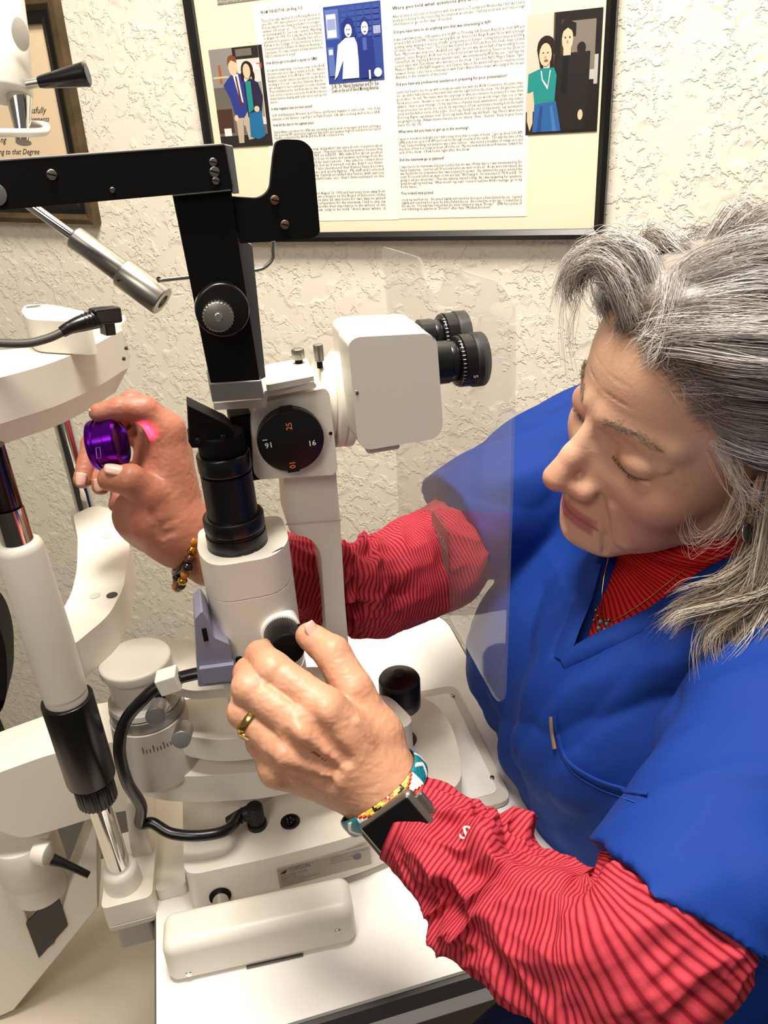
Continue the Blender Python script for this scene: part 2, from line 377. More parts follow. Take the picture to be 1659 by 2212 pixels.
def lines(u0, u1, xpx, rows, lastfrac=.6, bold=False, ms=None, offw=.0090):
    """rows: list of (y pixel of the baseline, text, full)"""
    for y, s, full in rows:
        v = wuv(xpx, y, .009)[1]; wd = (u1 - u0) if full else None
        sz = .0041
        m_ = text(None, s, WP(u0, v, offw), WU, UZ, sz, None, width=wd, bold=bold, res=1); ms.append(m_)
P2 = []; u0 = wuv(858, 240, .009)[0]; u1 = wuv(1130, 240, .009)[0]
def para(y0, y1, ss, last=False):
    n = len(ss); return [(y0 + (y1 - y0) * i / max(n - 1, 1), s, i < n - 1 or last) for i, s in enumerate(ss)]
lines(u0, u1, 855, [(20, 'Were you told what questions you would be asked?  Did you', True)], bold=True, ms=P2)
lines(u0, u1, 855, para(38, 55, ['After another 2-1/2 hours on the phone with the writers on Tuesday and Wednesday, I felt like I had a', 'pretty good feeling for the course that the interview would take.  I had my visual aids and I had enough', 'information to go on for days, if needed.']), ms=P2)
lines(u0, u1, 855, [(72, 'Did you have time to do anything else that was interesting in NY?', False)], bold=True, ms=P2)
lines(u0, u1, 855, para(88, 170, ['It was a whirlwind trip.  I left Laramie at 6:30 AM on Thursday, left Denver Airport at 10:00 AM and', 'arrived in NY at 5:00 PM.  I had an exciting $26 cab drive to the Rhiga Royale Hotel with a foreign', 'speaking cabby, weaving in and out of traffic, going bumper to bumper, cutting across lanes and telling', 'all others cars to "Move Over!"  The hotel was located about 7 blocks from the Studio near Central', 'Park.  My room was very nice.  At $325 per night, its cost was about half of my monthly house', 'payment.  Laurie Bergman, AOA, met me at the hotel and we had dinner at Tavern on the Green in', 'Central Park.  As I had my $18 lobster appetizer salad, I was entertained by MTV dancers.  I did have my', 'picture taken with Tom Hanks, who was also on the show.  I also met NYC Mayor Dikins, Tyler', 'Madison (Editor of MONEY magazine), and Charles Gibson (he wears half-eyes to read his notes', 'between shots).  I also had a conversation with Peabo Bryce (blues singer who sang in the movie', 'Aladdin) in the elevator of the hotel.']), ms=P2)
lines(u0, u1, 855, [(185, 'Did you have any professional assistance in preparing for your presentation?', False)], bold=True, ms=P2)
lines(u0, u1, 855, para(202, 273, ['Laurie had tried to line me up with a media specialist, but with the AOA Convention, the plane trips,', "etc., we didn't make phone contact with him until the night before the show.  He did give me some", 'good advice.  He said, "No matter what the script says or what you rehearse, be prepared to have them', "throw you a curve.  Answer in one or two sentences and don't use words longer than one or two", 'syllables.  Stick to your message:  (1) the importance of yearly visual examinations, (2) the importance', 'of eye protection, sun, sports, etc., and (3) the importance of how optometry is meeting both the health', "needs and the fashion needs of the public.  Don't say, Family Doctor of Optometry...say optometrist.", "Don't say filigree, say antique look.  Don't say matte finish, say dull finish.  Say, Here's what teens", 'are going for today.  Always assume that you are on camera.  Smile.  Gesture.  Keep to your home', 'bases (1), (2), (3).']), ms=P2)
lines(u0, u1, 862, [(287, 'What time did you have to get up in the morning?', False)], bold=True, ms=P2)
lines(u0, u1, 862, para(303, 332, ["I went to bed about midnight, but I didn't sleep more than a couple of hours.  I got up about 5:00 AM,", 'GMA picked me up at 6:00 AM and took me through security at the studio.  This was the time of the', 'Trade Center bombings and everyone was a little nervous.  I was served a breakfast of orange juice and', 'tiny slices of fruit in a lounge area just off of the set.  My interview lasted about 4 minutes, toward the', 'end of the show.  I flew home right after the show.']), ms=P2)
lines(u0, u1, 864, [(348, 'Did the interview go as planned?', False)], bold=True, ms=P2)
lines(u0, u1, 866, para(363, 406, ['I expected to be interviewed by Joan London but she was off that day so I was interviewed by Dr.', 'Nancy Snyderman.  I met her just 30 seconds before we went on the air.  As we were introduced, she', 'was handed the list of questions that I was prepared to answer.  She skimmed the paper, pitched the', "script 30 seconds before we went on live and said, \"We'll wing it.  I'm interested in UV A and B.  I'm", 'going to ask you about that."  Then the cameras started rolling.  As I was answering her questions,', "going through my mind was, \"What should I say next?  I need to lead into AOA's message...go to my", 'home bases...."']), ms=P2)
lines(u0, u1, 866, [(420, 'You looked very poised.', False)], bold=True, ms=P2)
lines(u0, u1, 868, para(434, 454, ['I took my lead from her.  She turned slightly and rested her foot upon a brace behind the set.  I turned', 'slightly and rested my foot upon the brace behind the set.  She looked me in the eye.  I looked her in', 'the eye, etc.  You may have noticed that she never referred to me as "Doctor".  GMA has a policy of', 'not referring to anyone as "Doctor" after than "Medical Doctors".']), ms=P2)
link('printed_text', join_meshes(P2), INK_B, pg2, smooth=False)
P1 = []; a0 = wuv(566, 60, .009)[0]; a1 = wuv(694, 60, .009)[0]; b1 = wuv(822, 250, .009)[0]
lines(a0, a1 - .02, 562, [(30, 'FROM THE EDITOR - Jim King, O.D.', True)], bold=True, ms=P1)
lines(a0, a1, 570, para(47, 125, ['Those of you who watched Good Morning America on', 'June 25th, 1993, were pleased to see an optometrist', 'from an adjacent state being interviewed on teenagers,', 'eyewear, self esteem, etc.   The following is based on', 'an interview with Dr. Sue Lowe, Laramie, Wyoming', 'on August 14, 1993.  Dr. Lowe was the first female', 'optometrist to practice in the Equality State and is a', 'Fellow in the College of Optometrists in Vision', 'Development and a Fellow in the American Academy of', 'Optometry.  Dr. Lowe, husband and baby attended the', 'Fall Convention in Lead.']), ms=P1)
lines(a0, a1 - .008, 574, [(139, 'How did you get to be asked to appear on GMA?', True)], bold=True, ms=P1)
lines(a0, a1, 578, para(155, 224, ["In a word, networking.  I've been active in the AOA", 'structure ever since I was a student at Pacific.  When I', 'became president of the WOA in 1990, I met Laurie', 'Bergman, a media relations specialist for the AOA at a', 'meeting in St. Louis.  I also met Charlotte Rancilio....', 'who arranged for me to participate in a radio interview.', 'They remembered me, and from time to time, I have', 'been used as a resource person for the AOA in about a', "dozen articles dealing with kids' vision and sports'", 'vision.']), ms=P1)
lines(a0, a1 - .02, 584, [(238, 'In what magazines have you been quoted?', True)], bold=True, ms=P1)
lines(a0, b1, 586, para(252, 260, ["Golf, Golf Illustrated, Womens' Sport Fitness, and Parents magazine to name a few.   One of my", 'patients is Val Skinner, a golf pro at Palm Desert, CA, who is doing well in the LGPA.'], True), ms=P1)
lines(a0, a1 - .02, 588, [(273, 'How did the idea for the segment arise?', True)], bold=True, ms=P1)
lines(a0, b1, 590, para(288, 301, ['Sandra Aiken, a producer for GMA, was scheduling a whole week on teenagers and their self images.', 'Her personal NY optometrist suggested that vision and eyewear might be included in her report.', 'Sandra contacted the AOA and the AOA contacted me.']), ms=P1)
lines(a0, b1, 600, para(328, 391, ['There was a long telephone interview, during which I was asked all sorts of questions about', 'teens and vision, and eyewear illusions.  They must have liked my answers, because they', 'asked me to come to NY, NY on 6/25/93.  We talked for about another', 'hour.  I said that I was going to focus on vision and eyewear and image from the', "standpoint of the teenager and the teen's parents.  I was asked to contact three", "teens for interviews.  I did, but as it turned out we didn't use them.", 'They were interviewed.  I also mentioned that frames have become', 'fashion, worn by movie stars and sports figures.  My staff and I selected', 'frames to send.  Twin City Optical provided the lenses with various', 'sizes, lens materials, polycarbonate, etc., that I demonstrated on the'], True), ms=P1)
lines(a0, b1, 606, para(422, 457, ['show.  I was to have a baby on August 12, 1992 and had never been away from', 'home, so I was anxious.  I am a trustee on the Board of Directors of the', 'association.  I flew home on June 22, was home for two days to attend', 'a meeting in New York.  In preparation for the interview, I had to ship my', 'outfit ahead of night and describe their importance to the writers on the', "set who call for the show, only to be told, \"don't wear white...it"], True), ms=P1)
capu = wuv(716, 185, .009)[0]
for y, s in ((191, '(L-R)  Dr. Nancy Snyderman and Dr. Sue'), (200, 'Lowe on the set of Good Morning America.')):
    P1.append(text(None, s, WP(capu, wuv(716, y, .009)[1], .009), WU, UZ, .0056, None, width=b1 - capu, bold=True, res=1))
link('printed_text', join_meshes(P1), INK_B, pg1, smooth=False)
ms = []
lines(wuv(479, 4)[0], wuv(632, 0)[0], 480, [(-8, 'who would like to see more of the continuing education series', True), (2, 'or to attend the meeting of the state convention next year are', True), (9, 'asked to write to the secretary at the address given below here', True)], ms=ms)
for q_ in ms: link('printed_line', q_, INK_B, pg3, smooth=False)

def ell(cx, cy, rx, ry, n=14): return [(cx + rx * math.cos(2 * math.pi * i / n), cy + ry * math.sin(2 * math.pi * i / n)) for i in range(n)]
def rect(a, b, c, d): return [(a, b), (c, b), (c, d), (a, d)]
def picture(name, corners, layers, label, base='#333333'):
    u0, u1, v0, v1 = uvr(corners); v = []; f = []; c = []; k = 0
    for i, (col, poly) in enumerate([(base, rect(0, 0, 1, 1))] + layers):
        o_ = .0090 + .00002 * i; v += [WP(u0 + (u1 - u0) * min(max(s, 0), 1), v1 - (v1 - v0) * min(max(t, 0), 1), o_) for s, t in poly]
        c += [lin(col)[:3]] * len(poly); f.append(tuple(range(k, k + len(poly)))[::-1]); k += len(poly)
    me = pydata(v, f); col_attr(me, 'Col', np.array(c)); bm = bmesh.new(); bm.from_mesh(me); bmesh.ops.triangulate(bm, faces=bm.faces); bm.to_mesh(me); bm.free()
    return link(name, me, PRT, af, smooth=False, label=label)
SK = '#e8bfa0'
L = [('#8f8a86', rect(0, 0, .5, .38)), ('#2b2622', rect(.44, 0, .92, .12)), ('#6f6a62', rect(.5, .02, .8, .09)), ('#d8d2c8', rect(.5, .12, .93, .78)), ('#26211f', rect(.93, 0, 1, 1)),
     ('#a85a30', rect(.14, .16, .19, .34)), ('#c8b8a0', rect(.02, .27, .32, .29)), ('#b04a2a', rect(.86, .17, .96, .22)), ('#4a3328', rect(.0, .6, .3, .85)), ('#e8e4dc', rect(.1, .8, .24, .9)), ('#2a2521', rect(0, .88, 1, 1)),
     ('#e9e6e0', rect(.56, .18, .92, .24)), ('#9a968e', rect(.84, .35, .92, .7)),
     ('#b9ab92', [(.36, .6), (.64, .58), (.66, .92), (.56, .93), (.5, .7), (.46, .96), (.36, .96)]), ('#2f3c86', [(.28, .31), (.42, .24), (.55, .26), (.63, .36), (.62, .62), (.52, .7), (.36, .7), (.3, .5), (.2, .36)]),
     ('#f2eee8', [(.4, .26), (.5, .26), (.54, .55), (.48, .52)]), ('#6a2a22', [(.44, .28), (.47, .28), (.52, .58), (.48, .58)]), (SK, ell(.42, .19, .085, .085)), ('#7a4a2a', [(.32, .17), (.34, .09), (.42, .065), (.5, .1), (.5, .15), (.4, .12), (.35, .15)]),
     (SK, ell(.37, .7, .04, .035)), ('#2a1614', ell(.68, .225, .115, .085)), ('#2a1614', ell(.58, .29, .03, .05)), ('#2a1614', ell(.78, .29, .03, .05)), ('#2a2440', [(.58, .36), (.72, .31), (.86, .36), (.92, .5), (.86, .68), (.6, .7)]), ('#1f8a86', [(.62, .34), (.72, .34), (.72, .62), (.62, .66)]),
     ('#1f6a9a', [(.62, .66), (.86, .64), (.88, .9), (.76, .93), (.6, .9)]), (SK, ell(.67, .24, .07, .075)), (SK, ell(.78, .62, .05, .03))]
picture('colour_snapshot', [(450, 108), (567, 96), (588, 315), (479, 318)], L, 'small colour snapshot of a man in a blue blazer beside a woman in teal', '#6b645c')
L = [('#5a6fb0', rect(.02, .04, .26, .42)), ('#dfe2ec', rect(.04, .1, .21, .4)), ('#8e9ac6', rect(.05, .16, .2, .3))]
for i in range(5):
    for j in range(6): L.append(('#3a4f96', rect(.3 + i * .14, .03 + j * .07, .41 + i * .14, .08 + j * .07)))
for i in range(7): L.append(('#c9d0e6', rect(.86 + i * .018, .3, .87 + i * .018, .4)))
L += [('#5a6fb0', rect(.03, .52, .14, .9)), ('#dfe2ec', rect(.05, .55, .12, .62)), ('#1f2f78', [(.3, .42), (.3, .25), (.4, .16), (.5, .18), (.56, .4), (.48, .46)]), ('#f4f2ee', [(.22, .5), (.36, .42), (.52, .42), (.58, .55), (.56, .95), (.26, .95), (.3, .7), (.18, .9), (.12, .95)]),
      ('#f0eeea', ell(.42, .33, .065, .085)), ('#1f2f78', [(.35, .31), (.42, .22), (.5, .3), (.5, .24), (.42, .18), (.33, .25)]), ('#22327c', [(.56, .44), (.72, .4), (.84, .46), (.86, .96), (.58, .96)]), ('#22327c', ell(.71, .28, .08, .1)), ('#f0eeea', ell(.71, .32, .062, .085)),
      ('#4a5ea4', rect(.66, .44, .73, .6)), ('#f4f2ee', ell(.9, .9, .07, .06)), ('#f4f2ee', rect(.74, .86, .77, .98))]
for cx, cy in ((.42, .33), (.71, .32)):
    L += [('#22327c', ell(cx - .022, cy - .015, .012, .008, 8)), ('#22327c', ell(cx + .022, cy - .015, .012, .008, 8)), ('#22327c', ell(cx, cy + .045, .022, .008, 8))]
picture('blue_tinted_photograph', [(697, 16), (823, 0), (829, 172), (711, 181)], L, 'blue and white printed photograph of two women side by side', '#2f4690')
L = [('#cfc4b4', rect(0, 0, .4, .8)), ('#5a4a3c', rect(.36, 0, .44, .6)), ('#1c1310', rect(.38, 0, 1, 1)), ('#7e7468', rect(.48, .08, .92, .5)), ('#17110f', rect(.93, .0, 1, 1)), ('#3a2c24', rect(.46, .06, .5, .5)), ('#241a18', ell(.74, .3, .06, .05)), ('#241a18', rect(.64, .33, .86, .5)),
     ('#bdb8b0', rect(.86, .48, .92, .56)), ('#b8b4ae', rect(.92, .36, .97, .6)), ('#1f1a18', [(.42, .38), (.5, .33), (.62, .33), (.8, .38), (.86, .6), (.8, .98), (.44, .98)]), ('#0e0d10', [(.5, .34), (.58, .34), (.56, .66), (.48, .66)]), ('#1a1210', [(.44, .22), (.44, .12), (.53, .06), (.66, .1), (.66, .2)]),
     (SK, ell(.55, .22, .075, .1)), (SK, rect(.5, .28, .6, .35)), ('#1a1210', [(.46, .17), (.47, .1), (.55, .08), (.65, .12), (.64, .17), (.55, .13)]), (SK, ell(.76, .85, .035, .045)),
     ('#24140f', ell(.27, .27, .125, .095)), ('#24140f', [(.14, .28), (.2, .46), (.24, .46), (.2, .3)]), ('#24140f', [(.36, .3), (.38, .44), (.32, .46), (.33, .3)]), ('#1d8783', [(.03, .48), (.2, .44), (.38, .44), (.42, .5), (.4, .74), (.12, .74), (.1, .62), (.02, .64)]),
     ('#2c5d9a', [(.12, .74), (.42, .72), (.5, .98), (.1, .98)]), ('#1f4580', [(.2, .76), (.24, .76), (.22, .98), (.16, .98)]), ('#3f76b0', [(.34, .76), (.37, .76), (.44, .98), (.38, .98)]), (SK, [(.02, .64), (.1, .64), (.1, .9), (.06, .97), (.02, .88)]), (SK, ell(.26, .33, .085, .095)), ('#a04840', ell(.27, .38, .03, .012, 8)),
     ('#f2ecd4', [(.2, .46), (.22, .54), (.3, .62), (.34, .46), (.325, .46), (.3, .59), (.23, .53), (.215, .46)])]
for cx, cy in ((.26, .33), (.55, .22)):
    L += [('#3a2018', ell(cx - .03, cy - .015, .012, .006, 8)), ('#3a2018', ell(cx + .03, cy - .015, .012, .006, 8)), ('#b07a62', ell(cx, cy + .02, .01, .012, 6))]
picture('colour_snapshot', [(1140, 33), (1305, 15), (1288, 283), (1134, 292)], L, 'colour snapshot of a woman in a teal blouse beside a man in a dark jacket', '#2a1e1a')

# the framed diploma, hanging slightly crooked
dU1 = wuv(219, 480)[0]; dV0 = wuv(219, 482)[1]; dU0 = dU1 - .33; dV1 = wuv(118, -4)[1]
dp = thing('framed_diploma', 'gold and black framed certificate with script lettering on the left of the wall', 'picture frame', WP(dU1 - .15, dV0))
GOLD = mat('aged_gold_leaf', '#5c4a30', .5, .3, bump=.6, bscale=220, mottle=.5)
ctr = (dU1, dV0); rt = math.radians(-2.2)
_, Qd = frame_bars('frame', dU0, dU1, dV0, dV1, .013, .016, GOLD, dp, rot=rt, ctr=ctr)
frame_bars('inner_moulding', dU0 + .012, dU1 - .012, dV0 + .012, dV1 - .012, .015, .011, FRB, dp, rot=rt, ctr=ctr, off=.002)
pp = plate('certificate_paper', Qd, dU0 + .02, dU1 - .02, dV0 + .02, dV1 - .02, .002, .007, mat('ivory_parchment', '#e8cfac', .8), dp)
cs, sn = math.cos(rt), math.sin(rt); XD = WU * cs + UZ * sn; YD = -WU * sn + UZ * cs
ms = []
for (x, y, s, sz, al) in [(98, 244, 'successfully', .011, 'RIGHT'), (105, 262, 'requirements', .009, 'RIGHT'), (106, 279, 'the', .008, 'RIGHT'), (12, 308, 'in Witness Whereof ng', .011, 'RIGHT'), (84, 333, 'Privileges appertaining to that Degree', .010, 'RIGHT'),
                          (142, 450, 'Seal of Office', .006, 'RIGHT'), (142, 456, 'Secretary of the Board of Trustees', .004, 'RIGHT')]:
    uu, vv = wuv(x, y, .008); m_ = text(None, s, WP(uu, vv, .0074), XD, YD + XD * .5, sz, None, align=al); ms.append(m_)
for q_ in ms: link('script_line', q_, INK_B, pp, smooth=False)
plate('glass', Qd, dU0 + .02, dU1 - .02, dV0 + .02, dV1 - .02, .0095, .0099, GLASS, dp)

# ------------------------------------------------------------------ instrument table
TZ = .80
tb = thing('instrument_table', 'white topped instrument table with a dark edge under the slit lamp', 'table', (.07, .55, 0))
top = [(-.104, .343), (.232, .343), (.238, .36), (.246, .76), (.236, .785), (-.09, .785), (-.104, .77)]
prism('tabletop', [(x, y, TZ - .004) for x, y in fillet([(x, y) for x, y in top], .02)], (0, 0, .004), WHITE, tb, bevel=.0015)
DARKEDGE = mat('dark_grey_edge_trim', '#4a4844', .45)
prism('edge_trim', [(x, y, TZ - .022) for x, y in fillet([(-.106, .339), (.234, .339), (.241, .36), (.249, .76), (.239, .789), (-.09, .789), (-.106, .775)], .02)], (0, 0, .0178), DARKEDGE, tb, bevel=.005)
box('apron', (.065, .565, TZ - .055), (.31, .40, .066), WHITE, tb, bevel=.004)
lathe('pedestal', [(0, .16), (.03, .16), (.035, .045), (TZ - .088, .045)], (.065, .565, 0), (0, 0, 1), CREAM2, tb)

# ------------------------------------------------------------------ slit lamp
sl = thing('slit_lamp', 'cream slit lamp biomicroscope with black lamp sleeve standing on the white table', 'slit lamp', (.07, .53, TZ))
# glide plate under the base
gp = prism('glide_plate', fillet([np.array([.02, .47, TZ + .001]), np.array([.209, .474, TZ + .001]), np.array([.213, .64, TZ + .001]), np.array([.02, .65, TZ + .001])], .012), (0, 0, .006), CREAM2, sl, bevel=.0012)
prism('plate_inlay', fillet([np.array([.03, .485, TZ + .007]), np.array([.2, .485, TZ + .007]), np.array([.204, .628, TZ + .007]), np.array([.03, .638, TZ + .007])], .008), (0, 0, .0008), WHITE, gp, bevel=0)
for x, y in ((978, 1503), (1063, 1680)): screw(PZ(x, y, TZ + .0078), (0, 0, 1), .0022, gp)
# moving base
BZ = .852
bt = [(394, 1716), (397, 1893), (590, 1852), (760, 1808), (850, 1772), (1002, 1695), (992, 1620), (972, 1556), (932, 1512), (880, 1496), (760, 1530), (560, 1600)]
bt3 = fillet([PZ(x, y, BZ) for x, y in bt], [.006, .012, .02, .02, .02, .02, .02, .02, .02, .02, .02, .02])
base = prism('base', [p + np.array([0, 0, -(BZ - TZ - .008)]) for p in bt3], (0, 0, BZ - TZ - .008), CREAM, sl, bevel=.011, seg=6)
# near side wall label
A = PZ(584, 1860, BZ); Bq = PZ(850, 1776, BZ); nrm = np.cross(Bq - A, [0, 0, 1]); nrm[2] = 0; nrm /= np.linalg.norm(nrm)
A2 = PZ(590, 1852, BZ); B2 = PZ(760, 1808, BZ); dx = (B2 - A2); dx[2] = 0; Ln = np.linalg.norm(dx); dx /= Ln; nn = np.cross(dx, [0, 0, 1]); 
o0 = A2 + nn * .0006 + np.array([0, 0, -.013]) + dx * .001
LBL = mat('label_silver', '#a89e90', .45)
lb = prism('rating_label', [o0 + UZ * (-.022), o0 + UZ * (-.022) + dx * .075, o0 + dx * .075, o0], nn * .0004, LBL, base, bevel=0)
ms = [text(None, 'TOPCON', o0 + nn * .0006 + UZ * (-.006) + dx * .009, dx, UZ, .0062, None, width=.017, bold=True)]
for i, s in enumerate(['SLIT LAMP  MODEL', 'SERIAL NO.', 'INPUT 12V 20W', 'TOPCON CORPORATION', 'MADE IN JAPAN']):
    ms.append(text(None, s, o0 + nn * .0006 + UZ * (-.0098 - .0026 * i) + dx * .002, dx, UZ, .0026, None))
for i, s in enumerate(['THIS PRODUCT CONFORMS TO', 'APPLICABLE STANDARDS', 'CAUTION: READ MANUAL']):
    ms.append(text(None, s, o0 + nn * .0006 + UZ * (-.004 - .003 * i) + dx * .042, dx, UZ, .0022, None))
link('label_print', join_meshes(ms), INK_G, lb, smooth=False)
lg = o0 + nn * .0007 + UZ * (-.0045) + dx * .002
prism('logo_mark', [lg + UZ * (-.0015), lg + dx * .004 + UZ * (-.0015), lg + dx * .006 + UZ * .002, lg + dx * .002 + UZ * .0005], nn * .0002, INK_B, lb, bevel=0)
lathe('certification_mark', [(0, .0035), (.0002, .0035)], o0 + dx * .064 + UZ * (-.009) + nn * .0005, nn, INK_G, lb, n=20)
# sockets on the top
for (x, y) in ((556, 1783), (627, 1776)):
    c = PZ(x, y, BZ)
    s = lathe('socket', [(-.004, .0079)] + rounded(0, .0014, .0079, .0006) + [(.0014, .0062), (.0006, .006)], c, (0, 0, 1), BLACK, base, n=32)
    if x > 600:
        lathe('socket_insert', rounded(0, .0016, .0045, .0004), c, (0, 0, 1), BLACKM, s, n=24)
        for k in range(5): a = k * 1.256; lathe('socket_pin', [(0, .0004), (.0024, .0004)], c + np.array([math.cos(a) * .0026, math.sin(a) * .0026, 0]), (0, 0, 1), STEEL, s, n=8)
# axle
ax0 = PZ(475, 1925, .822); ax0[1] = bt3[5][1] if False else ax0[1]
lathe('axle_hole', [(0, .0085), (.0015, .0085)], (ax0[0], .4415, .823), (0, -1, 0), BLACKM, base, n=32)
lathe('axle', [(0, .0062), (.05, .0062)], (ax0[0], .4475, .823), (0, -1, 0), CHROME, base, n=32)
# joystick
jb = PZ(868, 1598, BZ)
j = lathe('joystick', [(-.004, .0135)] + rounded(0, .0012, .0135, .0006) + [(.0012, .011), (.003, .0088), (.008, .008), (.03, .0085), (.036, .0105), (.040, .0148)] + rounded(.046, .071, .0182, .003, 4)[4:] , jb, (0.02, 0.0, 1), RUBBER, sl, n=56, deg=25)
j2 = lathe('joystick_grip', [(.038, .0130)] + rounded(.040, .070, .0182, .0018, 3) + [(.0712, .0168), (.0748, .006)], jb, (0.02, 0, 1), BLACK, j, n=56)
lathe('joystick_button', rounded(.072, .0768, .0056, .0012), jb, (0.02, 0, 1), RUBBER, j, n=32)

# lower wing (swing arm base)
WZ1 = .916; WZ0 = .888
wing = [(268, 1612), (285, 1660), (330, 1672), (410, 1678), (560, 1668), (700, 1640), (800, 1600), (900, 1560), (840, 1500), (700, 1500), (600, 1530), (430, 1560), (330, 1580)]
w3 = [PZ(x, y, WZ1) for x, y in wing]
def wing_sdf():
    pass
wg = prism('swing_base', [p - np.array([0, 0, WZ1 - WZ0]) for p in fillet(w3, .012)], (0, 0, WZ1 - WZ0), CREAM, sl, bevel=.006, seg=5)
pad = prism('raised_pad', [p for p in fillet([PZ(x, y, WZ1 - .001) for x, y in [(455, 1600), (478, 1642), (640, 1618), (700, 1560), (640, 1540)]], .008)], (0, 0, .010), CREAM, wg, bevel=.004, seg=4)
lathe('swing_pivot_foot', [(0, .03), (.04, .026)], PZ(540, 1690, .85), (0, 0, 1), CREAM2, sl)
# pivot column at the patient end
cx, cy = -.079, .505
colm = lathe('pivot_column', [(.0, .0315), (.02, .031), (.05, .0285), (.052, .0285), (.0521, .0262), (.062, .0262)], (cx, cy, .912), (0, 0, 1), CREAM2, sl, n=64)
lathe('pivot_band', rounded(0, .010, .0272, .001), (cx, cy, .9645), (0, 0, 1), SILVER, colm, n=64)
lathe('pivot_neck', [(0, .0262), (.001, .0268), (.005, .0262), (.008, .0225), (.034, .0225)], (cx, cy, .975), (0, 0, 1), CREAM2, colm, n=64)
cap = lathe('pivot_cap', rounded(0, .009, .0262, .0022, 4) + [(.0092, .02)], (cx, cy, 1.006), (0, 0, 1), CREAM2, sl, n=72)
tick = []
for i in range(-6, 7):
    a = -1.25 + i * .085; p = np.array([cx + .0303 * math.cos(a), cy + .0303 * math.sin(a), .9495]); t_ = np.array([-math.sin(a), math.cos(a), 0]) * .0003; hh = .006 if i % 3 == 0 else .0035
    r_ = np.array([math.cos(a), math.sin(a), 0]) * -.0012; tick.append(([p - t_, p + t_, p + t_ + UZ * hh + r_ * hh / .006 * .4, p - t_ + UZ * hh + r_ * hh / .006 * .4], [(0, 1, 2, 3)]))
v, f = merge(tick); link('angle_scale', pydata(v, f), INK_B, colm, smooth=False)
# arm under the illumination tower, and the microscope arm
ua = prism('lamp_arm', fillet([PZ(x, y, .992) for x, y in [(325, 1432), (332, 1490), (420, 1512), (560, 1500), (620, 1440), (560, 1400), (380, 1398)]], .006), (0, 0, .008), CREAM2, sl, bevel=.003)
ma = prism('microscope_arm', fillet([PZ(x, y, .955) for x, y in [(345, 1520), (378, 1585), (470, 1600), (640, 1580), (800, 1520), (780, 1440), (640, 1440), (460, 1500)]], .014), (0, 0, -.022), CREAM, sl, bevel=.007, seg=5)
def knob_cyl(x, y, d, ln, r, parent, m=SILVER, name='clamp_knob', ax=(-.10, -.93, .30)):
    return lathe(name, rounded(0, ln, r, .0008), D(x, y, d) - frame(ax)[2] * ln, ax, m, parent, n=40)
k1 = knob_cyl(335, 1549, .545, .020, .0068, colm); k2 = knob_cyl(391, 1599, .548, .020, .0066, colm)
screw(D(346, 1507, .575), (0.2, -.9, .3), .0035, colm, BLACKM, False)
box('scale_block', PZ(392, 1640, WZ1 + .003), (.012, .012, .010), DARKGREY, wg, bevel=.001)
lathe('wing_recess', [(0, .014), (.0006, .0135)], PZ(430, 1618, WZ1 + .0004), (0, 0, 1), CREAM2, wg, n=40, scale=(1.3, .8))

# illumination tower
TX = .0095; TY = .4665
def tower_profile(r, front=.5):
    return r
tw = fillet([np.array([TX - .0285, TY - .006, 1.018]), np.array([TX - .020, TY - .0275, 1.018]), np.array([TX + .019, TY - .0285, 1.018]), np.array([TX + .0315, TY - .010, 1.018]), np.array([TX + .031, TY + .03, 1.018]), np.array([TX - .026, TY + .03, 1.018])], [.012, .016, .014, .010, .01, .01], 6)
tower = prism('lamp_housing', tw, (0, 0, .069), CREAM, sl, bevel=.0012)
tw2 = [p + np.array([0, 0, .0695]) for p in tw]
cap2 = prism('lamp_housing_cap', tw2, (0, 0, .0275), CREAM, sl, bevel=.006, seg=5)
prism('lamp_housing_skirt', [np.array([TX + (p[0] - TX) * 1.02, TY + (p[1] - TY) * 1.02, .9995]) for p in tw], (0, 0, .0185), CREAM, sl, bevel=.002)
prism('lamp_housing_foot', [np.array([TX + (p[0] - TX) * .98, TY + (p[1] - TY) * .98, .990]) for p in tw], (0, 0, .0095), CREAM2, sl, bevel=.003)
# lilac cable bracket
LILAC = mat('lilac_grey_plastic', '#86869a', .4)
bx = lambda x, y: PY(x, y, TY - .033)
br = prism('cable_bracket', fillet([bx(421, 1338), bx(437, 1320), bx(452, 1345), bx(462, 1378), bx(496, 1392), bx(511, 1475), bx(428, 1484)], .0018), (0, .03, 0), LILAC, sl, bevel=.0016)
prism('bracket_ledge', fillet([PY(x, y, TY - .0365) for x, y in [(430, 1446), (506, 1436), (512, 1470), (436, 1478)]], .001), (0, .006, 0), LILAC, br, bevel=.0012)
box('bracket_slot', PY(443, 1371, TY - .0332), (.0030, .0012, .010), BLACKM, br, bevel=.0004)
screw(PY(517, 1426, TY - .0285), (0, -1, 0), .0026, tower, BLACKM, False, .0006)
# slit width knob
kc = PY(606, 1362, TY - .028); kax = np.array([.04, -.98, .10])
col_ = lathe('knob_collar', rounded(-.012, .004, .0135, .001), kc, kax, WHITE, sl, n=56)
kn = knurled('slit_width_knob', .003, .026, .0118, kc, kax, BLACK, sl, teeth=44)
lathe('knob_face', rounded(.0255, .0268, .0108, .0005), kc, kax, BLACKM, kn, n=40)
screw(kc + np.array([.012, -.004, .0035]), (0, -1, 0), .0012, col_, BLACKM, False, .0006)
